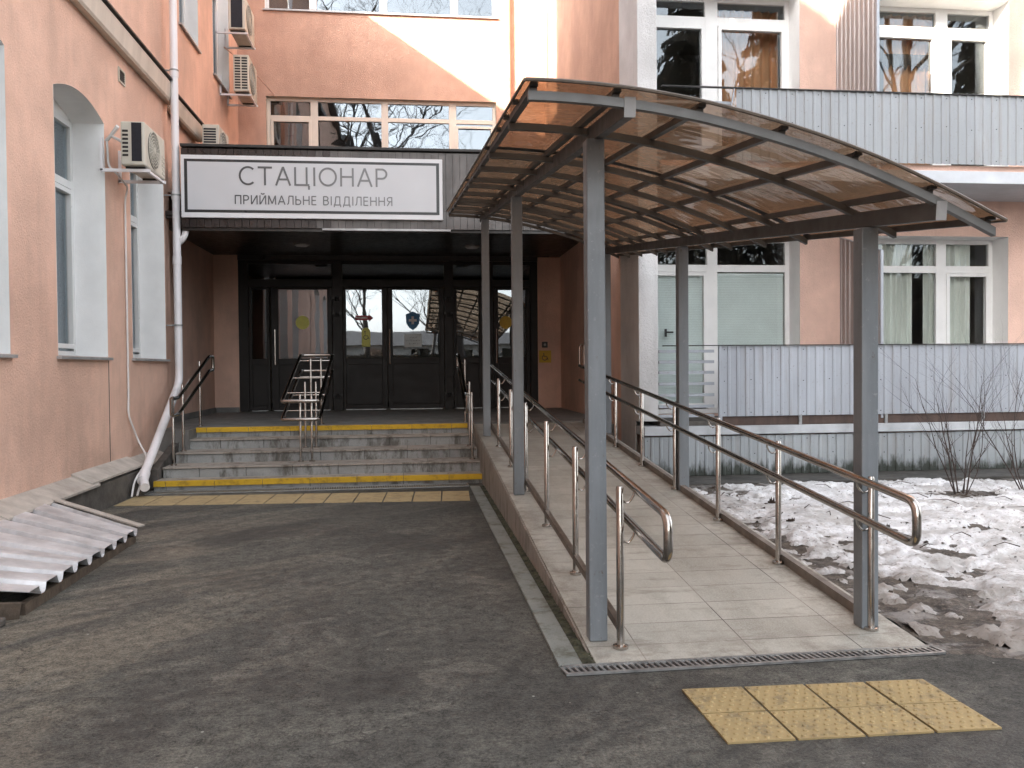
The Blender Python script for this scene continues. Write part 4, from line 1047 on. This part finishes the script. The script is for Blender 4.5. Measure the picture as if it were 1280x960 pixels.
# blinds
def blind(x0, x1, z0, z1, label):
    m = MB(); z = z0; y = YW+RD+.052
    while z < z1:
        m.hexa([(x0, y, z), (x1, y, z), (x1, y+.022, z+.012), (x0, y+.022, z+.012), (x0, y, z+.0015), (x1, y, z+.0015), (x1, y+.022, z+.0135), (x0, y+.022, z+.0135)]); 
        m.quad((x0, y+.004, z-.001), (x1, y+.004, z-.001), (x1, y+.012, z+.024), (x0, y+.012, z+.024)); z += .026
    m.box(x0, x1, y-.01, y+.03, z1, z1+.04)
    return tag(m.build('venetian_blind', 'blind', origin=((x0+x1)/2, y, z0)), label, 'blind', 'closed venetian blinds')
blind(3.52, 4.50, .95, 2.90, 'pale green closed blind behind the glazed balcony door')
blind(4.71, 5.78, .95, 2.92, 'pale green closed blind behind the wide pane beside the balcony door')
curtain(PW, 6.98, 7.98, .85, 3.45, RD+.12, 'sheer', 'grey sheer curtain behind the lower right window, nearer the column', .02, .09, grp='curtains')
curtain(PW, 8.16, 8.98, .85, 3.45, RD+.12, 'sheer', 'grey sheer curtain behind the lower right balcony door', .02, .09, grp='curtains')
curtain(PW, 4.70, 5.80, 4.3, 7.1, RD+.30, 'peach', 'peach curtain behind the upper window next to the white pillar', .03, .14, grp='curtains')
curtain(PW, 7.55, 8.36, 4.3, 7.1, RD+.22, 'peach', 'peach curtain with frilled pelmet behind the upper right window', .03, .14, grp='curtains')
pm = MB(); V = []
n = 60
for k in range(n+1):
    u = 7.5+.88*k/n; V.append((u, YW+RD+.16+.012*sin(k*1.3), 6.30-.07*abs(sin(k*.32))+.02*sin(k*.9)))
pm.v = V+[(p_[0], p_[1], 6.47) for p_ in V]; pm.f = [(k, k+1, n+2+k, n+1+k) for k in range(n)]
tag(pm.build('curtain_pelmet', 'brownbeam', origin=(7.9, YW+RD+.16, 6.4)), 'dark frilled pelmet across the peach curtain, upper right window', 'pelmet')

# corrugated profile helper: along X at plane y, relief towards -y
def corr(x0, x1, per, dep, y):
    P_ = []; x = x0
    while x < x1:
        for dx, q in ((0, 0), (per*.62, 0), (per*.70, dep), (per*.92, dep), (per, 0)):
            if x+dx <= x1: P_.append((x+dx, y-q))
        x += per
    return P_
def clad(x0, x1, y, z0, z1, name, mat, parent, per=.125, dep=.016, axis='x'):
    pr_ = corr(x0, x1, per, dep, y); m = MB()
    pts = [(a_, b_, z0) for a_, b_ in pr_] if axis == 'x' else [(b_, a_, z0) for a_, b_ in pr_]
    m.strip(pts, (0, 0, z1-z0)); o = m.build(name, mat, parent, thick=.002)
    q = MB(); x = x0+per*.3; k = 0
    while x < x1:
        for zz in (z0+.05, (z0+z1)/2+.02*(k % 3), z1-.05): q.box(x-.006, x+.006, y-.006, y, zz-.006, zz+.006)
        x += per*3; k += 1
    sc2 = q.build('screw_rows', 'black', o); sc2['kind'] = 'stuff'
    return o
YB = 11.2
LB = thing('balcony', (6, YB, 0), 'ground floor balcony clad in grey corrugated sheet, mossy at its foot', 'balcony', 'clad balconies')
clad(4.18, 14, YB, .845, 1.80, 'front_panel', 'clad', LB)
MB().box(3.36, 14, YB-.035, YB+.02, 1.802, 1.814).build('top_rail', 'darkmetal', LB)
MB().box(4.14, 4.18, YB-.02, YB+.03, .78, 1.80).build('panel_post', 'clad', LB)
rb = MB()
for z in (1.735, 1.59, 1.445, 1.29, 1.135, .98, .85): rb.box(3.355, 4.138, YB+.17, YB+.20, z-.02, z+.02)
rb.build('bar_rail', 'clad', LB)
clad(3.10, 14, YB-.01, .05, .58, 'skirt', 'clad_moss', LB, .125, .016)
MB().box(3.09, 14, YB-.05, YW, .60, .715).build('slab', 'slabgrey', LB, bevel=.006)
MB().box(4.2, 14, YB+.02, YB+.09, .718, .835).build('edge_beam', 'brownbeam', LB)
br = MB()
for x in (5.3, 6.55, 8.0, 9.6): br.box(x-.02, x+.02, YB-.005, YB+.02, .716, .86)
br.build('beam_clip', 'zinc', LB)
MB().box(3.353, 14, YB+.1, YW-.002, .716, .78).build('balcony_floor', 'concrete', LB)
def partition(parent, x, z0, zt0, zt1):
    pr_ = corr(YB+.05, YW-.01, .125, .016, 0); m = MB(); V = []
    for a_, b_ in pr_: V.append((x+b_, a_, z0))
    for a_, b_ in pr_: V.append((x+b_, a_, zt0+(zt1-zt0)*(a_-YB)/(YW-YB)))
    k_ = len(pr_); m.v = V; m.f = [(k, k+1, k_+k+1, k_+k) for k in range(k_-1)]
    p_ = m.build('partition', 'clad_brown', parent, thick=.002)
    e = MB(); e.bar((x, YB+.05, zt0+.006), (x, YW-.01, zt1+.006), .03, .012); e.box(x-.02, x+.015, YB+.01, YB+.048, z0, zt0); e.build('partition_edge', 'clad', parent)
partition(LB, 6.5, .79, 3.12, 3.46)
UB = thing('balcony', (6, YB, 4.05), 'upper balcony clad in pale grey corrugated sheet, above the polycarbonate canopy', 'balcony', 'clad balconies')
clad(4.40, 14, YB, 4.315, 5.27, 'front_panel', 'clad_up', UB)
MB().box(3.36, 14, YB-.035, YB+.02, 5.272, 5.284).build('top_rail', 'darkmetal', UB)
rb = MB(); rb.box(3.355, 4.39, YB+.17, YB+.2, 5.11, 5.15); rb.box(3.355, 4.39, YB+.17, YB+.2, 4.8, 4.84); rb.box(3.355, 4.39, YB+.17, YB+.2, 4.5, 4.54); rb.bar((4.36, YB-.03, 5.26), (4.30, YB-.05, 4.98), .012, .012); rb.build('bar_rail', 'clad', UB)
sl = MB(); sl.box(3.353, 14, YB-.04, YW-.002, 4.045, 4.215); sl.build('slab', 'slabwhite', UB, bevel=.006)
MB().box(3.36, 14, YB+.06, YB+.10, 4.217, 4.312).build('edge_beam', 'pink_pale', UB)
partition(UB, 6.44, 4.22, 7.3, 7.5)

# ------------------------------------------------------------------ corrugated sheet over the basement pit
CS_ = thing('corrugated_sheet', (-2.9, 7, 0), 'grey corrugated metal sheet leaning on boards against the left wall ledge', 'metal sheet')
I0, I1 = Vector((-3.40, 5.0, .315)), Vector((-3.37, 8.50, .315)); O0, O1 = Vector((-2.42, 5.72, .135)), Vector((-2.46, 8.02, .125))
I0 = Vector((-3.42, 5.3, .33))
nper = 8; prof = []
for k in range(nper):
    for u, h in ((0, 0), (.54, 0), (.60, -.035), (.66, -.058), (.80, -.060), (.88, -.045), (.93, -.004)): prof.append(((k+u)/nper, h))
m = MB(); n = len(prof)
m.v = []; NS = 9
for r_ in range(NS):
    for u, h in prof:
        p_ = (I0.lerp(I1, u)).lerp(O0.lerp(O1, u), r_/(NS-1)); m.v.append((p_.x, p_.y+.012*nz(p_.x, p_.y, 3, 2), p_.z+h+.007*nz(p_.x*1.5, p_.y, 1.6, 7)+(.012 if u < .42 else 0)))
        
m.f = [(r_*n+k, r_*n+k+1, r_*n+n+k+1, r_*n+n+k) for r_ in range(NS-1) for k in range(n-1)]
m.build('sheet', 'sheet', CS_, thick=.004)
b = MB(); b.bar((-2.47, 5.72, .035), (-2.50, 8.0, .03), .05, .07); b.bar((-2.45, 5.66, .045), (-3.35, 5.3, .16), .05, .10); b.bar((-2.51, 8.0, .03), (-3.3, 8.4, .12), .05, .08)
b.build('timber_frame', 'wood', CS_)
MB().bar((-3.375, 8.55, .325), (-2.44, 8.06, .135), .07, .012).build('edge_strip', 'slab', CS_)
b = MB(); b.box(-3.1, -2.47, 5.36, 5.52, -.0, .05); tag(b.build('kerb_stone', 'concrete', origin=(-2.8, 5.44, 0), bevel=.012), 'rough concrete kerb stone lying by the corrugated sheet', 'kerb stone')

# ------------------------------------------------------------------ bare shrubs
def shrub(base, n, hgt, spread, seed, label):
    random.seed(seed); m = MB()
    def grow(p, d, L, r, lev):
        pts = [p]; rs = [r]; q = p.copy(); dd = d.copy(); ns = 5
        for k in range(ns):
            dd = (dd+Vector((random.gauss(0, .09), random.gauss(0, .09), random.gauss(.03, .05)))).normalized(); q = q+dd*L/ns; pts.append(q.copy()); rs.append(r*(1-.75*(k+1)/ns))
            if lev < 3 and random.random() < (.75 if lev < 2 else .4):
                s = Vector((random.gauss(0, 1), random.gauss(0, 1), random.gauss(.3, .5))).normalized()
                grow(q.copy(), (dd*.8+s*.55).normalized(), L*random.uniform(.35, .62), rs[-1]*.7, lev+1)
        m.tube(pts, rs, 5)
    for k in range(n):
        a_ = random.random()*6.28; s = random.uniform(.15, 1)*spread
        grow(Vector(base)+Vector((cos(a_)*.06, sin(a_)*.06, -.02)), Vector((cos(a_)*s, sin(a_)*s*.7, 1)).normalized(), hgt*random.uniform(.6, 1), random.uniform(.006, .013), 0)
    return tag(m.build('bare_shrub', 'shrubwood', origin=base), label, 'shrub', 'bare shrubs in the bed')
shrub((6.3, 9.2, .03), 7, 1.5, .7, 3, 'bare brown shrub in front of the mossy cladding, second from the right edge')
shrub((7.1, 9.15, .03), 6, 1.5, .7, 11, 'bare brown shrub at the right edge of the picture')

# ------------------------------------------------------------------ what stands behind the camera (seen in the window glass, shading the yard)
def bare_tree(base, H, seed, label, lean=0.):
    random.seed(seed); t = thing('bare_tree', base, label, 'tree', 'bare trees across the courtyard')
    tr = MB(); cr = MB()
    def grow(p, d, L, r, lev):
        pts = [p]; rs = [r]; q = p.copy(); dd = d.copy(); ns = 6 if lev < 2 else 4
        for k in range(ns):
            dd = (dd+Vector((random.gauss(0, .10), random.gauss(0, .10), .03+random.gauss(0, .05)))).normalized(); q = q+dd*L/ns; pts.append(q.copy()); rs.append(max(.006, r*(1-.7*(k+1)/ns)))
            if lev < 4 and (lev > 0 or k >= 1):
                for _ in range(2 if lev in (0, 1) else 1):
                    if random.random() < .82:
                        s = Vector((random.gauss(0, 1), random.gauss(0, 1), random.gauss(.25, .4))).normalized()
                        grow(q.copy(), (dd*.65+s*.8).normalized(), L*random.uniform(.38, .6), max(.007, rs[-1]*.55), lev+1)
        (tr if lev == 0 else cr).tube(pts, rs, 8 if lev == 0 else 4 if lev < 3 else 3, lev == 0)
    grow(Vector(base), Vector((lean, 0, 1)).normalized(), H, H*.017, 0)
    tr.build('trunk', 'bark', t, smooth=True); cr.build('crown', 'bark', t)
    return t
def spruce(base, H, seed, label):
    random.seed(seed); t = thing('spruce_tree', base, label, 'tree', 'spruces across the courtyard')
    MB().tube([base, (base[0], base[1], H)], [.2, .03], 8).build('trunk', 'bark', t, smooth=True)
    m = MB(); z = 1.5
    while z < H-.3:
        R = (H-z)*.26+.25; nb = 8
        for k in range(nb):
            a_ = random.random()*6.28; L = R*random.uniform(.7, 1.1); dr = L*random.uniform(.25, .5); d = Vector((cos(a_), sin(a_), 0)); sd = Vector((-sin(a_), cos(a_), 0)); p0 = Vector((base[0], base[1], z))
            for j in range(13):
                f0, f1 = j/13, (j+1.2)/13
                c0 = p0+d*L*f0-Vector((0, 0, dr*f0*f0)); c1 = p0+d*L*min(f1, 1)-Vector((0, 0, dr*f1*f1+random.uniform(.05, .28)))
                for s in (-1, 1):
                    w = sd*s*(.10+L*.22*(1-f0*.8))*random.uniform(.3, 1.3); e_ = Vector((0, 0, -random.uniform(.02, .25)))
                    m.quad(c0, c0+d*.07, c1+w+e_, c1+w*.85-d*.06+e_)
        z += random.uniform(.28, .42)
    m.build('crown', 'needles', t); return t
bare_tree((-4.5, -11, 0), 21, 21, 'tall bare tree reflected in the wide upper windows')
bare_tree((3.0, -14, 0), 22, 5, 'bare tree with spreading crown reflected in the entrance doors')
bare_tree((19.5, -8, 0), 19, 9, 'bare tree across the yard reflected in the upper right windows')
bare_tree((-9.6, -2.6, 0), 21, 33, 'bare tree rising behind the roof of the left wing')
spruce((10.2, -5.0, 0), 17, 2, 'dark spruce across the yard reflected beside the white pillar')
spruce((21.5, -4.5, 0), 16, 4, 'dark spruce farthest right across the yard')
bare_tree((-3.5, -31, 0), 12, 14, 'small bare tree far behind the yard, reflected in the left leaf of the entrance door')
bare_tree((1.8, -36, 0), 13, 41, 'small bare tree farthest behind the yard, reflected in the right leaf of the entrance door')
bare_tree((-10.5, -5.0, 0), 22, 51, 'taller bare tree behind the left wing, nearer the street')
spruce((13.6, -5.8, 0), 17, 12, 'dark spruce standing between two others across the yard')
hg = MB(); random.seed(31)
hg.box(6.6, 34, -10.6, -9.4, 0, 5.2)  # unseen hedge added so the lower windows reflect an even dark
for k in range(9000):
    x, y, z = random.uniform(6.2, 34.4), random.choice((-9.3, -9.15, -9.0))+random.gauss(0, .12), random.uniform(.1, 6.6)
    if z > 5.2+1.3*nz(x, 0, .5, 9): continue
    a_, b_ = Vector((random.gauss(0, .2), random.gauss(0, .1), random.gauss(0, .2))), Vector((random.gauss(0, .2), random.gauss(0, .1), random.gauss(0, .2))); p_ = Vector((x, y, z)); hg.quad(p_, p_+a_, p_+a_+b_, p_+b_)
tag(hg.build('backdrop_hedge', 'needles', origin=(20, -10, 0)), 'added tall dark hedge across the yard, backdrop for the lower window reflections', 'hedge')
lh = MB(); lh.box(-14, 5.5, -20.5, -19.6, 0, 2.3)  # unseen low hedge added to darken the lower door glass reflections
for k in range(5000):
    x, y, z = random.uniform(-14.2, 5.7), -19.5+random.gauss(0, .1), random.uniform(.1, 2.9)
    if z > 2.3+.6*nz(x, 0, .8, 19): continue
    a_, b_ = Vector((random.gauss(0, .15), random.gauss(0, .08), random.gauss(0, .15))), Vector((random.gauss(0, .15), random.gauss(0, .08), random.gauss(0, .15))); p_ = Vector((x, y, z)); lh.quad(p_, p_+a_, p_+a_+b_, p_+b_)
tag(lh.build('low_backdrop_hedge', 'needles', origin=(-4, -20, 0)), 'added low dark hedge across the courtyard, backdrop for the door glass reflections', 'hedge')
FH = thing('far_house', (0, -60, 0), 'grey plaster house beyond the trees across the courtyard', 'building')
fw_ = wall(lambda u, d, z: (u, -60-d, z), -30, 30, 0, 4.0, [(-25+k*5, -23.2+k*5, 1.6, 3.6, 0) for k in range(11)], .3); fw_.build('wall', 'far_wall', FH)
for k in range(11): MB().box(-25+k*5, -23.2+k*5, -60.2, -60.12, 1.6, 3.6).build('window', 'glass', FH)
MB().extrude([(-30.5, -59.3, 4.0), (-30.5, -64, 5.6), (-30.5, -69, 4.0)], (61, 0, 0)).build('roof', 'roof', FH)
o_ = MB(); o_.box(-30, 30, -68.6, -68.3, 0, 4.0); o_.build('outer_wall', 'far_wall', FH)

# ------------------------------------------------------------------ camera, light, sky
cam = bpy.data.cameras.new('camera'); co = bpy.data.objects.new('camera', cam); COL.objects.link(co)
cam.sensor_fit = 'HORIZONTAL'; cam.sensor_width = 36; cam.lens = 1070/1280*36; cam.clip_end = 1000; cam.clip_start = .05
yaw, pitch, roll = radians(6.699), radians(-1.184), radians(-.496)
fwd = Vector((sin(yaw)*cos(pitch), cos(yaw)*cos(pitch), sin(pitch))); r0 = Vector((cos(yaw), -sin(yaw), 0)); u0 = r0.cross(fwd)
r2 = cos(roll)*r0+sin(roll)*u0; u2 = -sin(roll)*r0+cos(roll)*u0
co.matrix_world = Matrix(((r2.x, u2.x, -fwd.x, 0), (r2.y, u2.y, -fwd.y, 0), (r2.z, u2.z, -fwd.z, 1.55), (0, 0, 0, 1)))
sc.camera = co

sd = Vector((1, .878, -.66)).normalized()
su = bpy.data.lights.new('sun', 'SUN'); su.energy = 3.4; su.angle = radians(.5); su.color = (1, .86, .68)
so = bpy.data.objects.new('sun', su); COL.objects.link(so); so.rotation_euler = sd.to_track_quat('-Z', 'Y').to_euler(); so.location = (-20, -20, 30)
w = bpy.data.worlds.new('World'); sc.world = w; w.use_nodes = True
nt_ = w.node_tree; bg = nt_.nodes['Background']
sk_ = nt_.nodes.new('ShaderNodeTexSky'); sk_.sky_type = 'NISHITA'; sk_.sun_disc = False
sk_.sun_elevation = math.asin(-sd.z); sk_.sun_rotation = math.atan2(-sd.x, -sd.y) % (2*pi)
sk_.air_density = 1.0; sk_.dust_density = 3.0; sk_.ozone_density = 1.0
hs = nt_.nodes.new('ShaderNodeHueSaturation'); hs.inputs['Saturation'].default_value = .20
nt_.links.new(sk_.outputs[0], hs.inputs['Color']); nt_.links.new(hs.outputs[0], bg.inputs[0]); bg.inputs[1].default_value = .15
vs = sc.view_settings
vs.view_transform = 'Standard'; vs.look = 'None'; vs.gamma = 1; vs.use_curve_mapping = False; vs.exposure = 2.78
sc.render.engine = 'CYCLES'
sc.cycles.max_bounces = 8; sc.cycles.diffuse_bounces = 4; sc.cycles.transparent_max_bounces = 16; sc.cycles.glossy_bounces = 4
sc.cycles.caustics_reflective = False; sc.cycles.caustics_refractive = False
sc.cycles.use_denoising = True
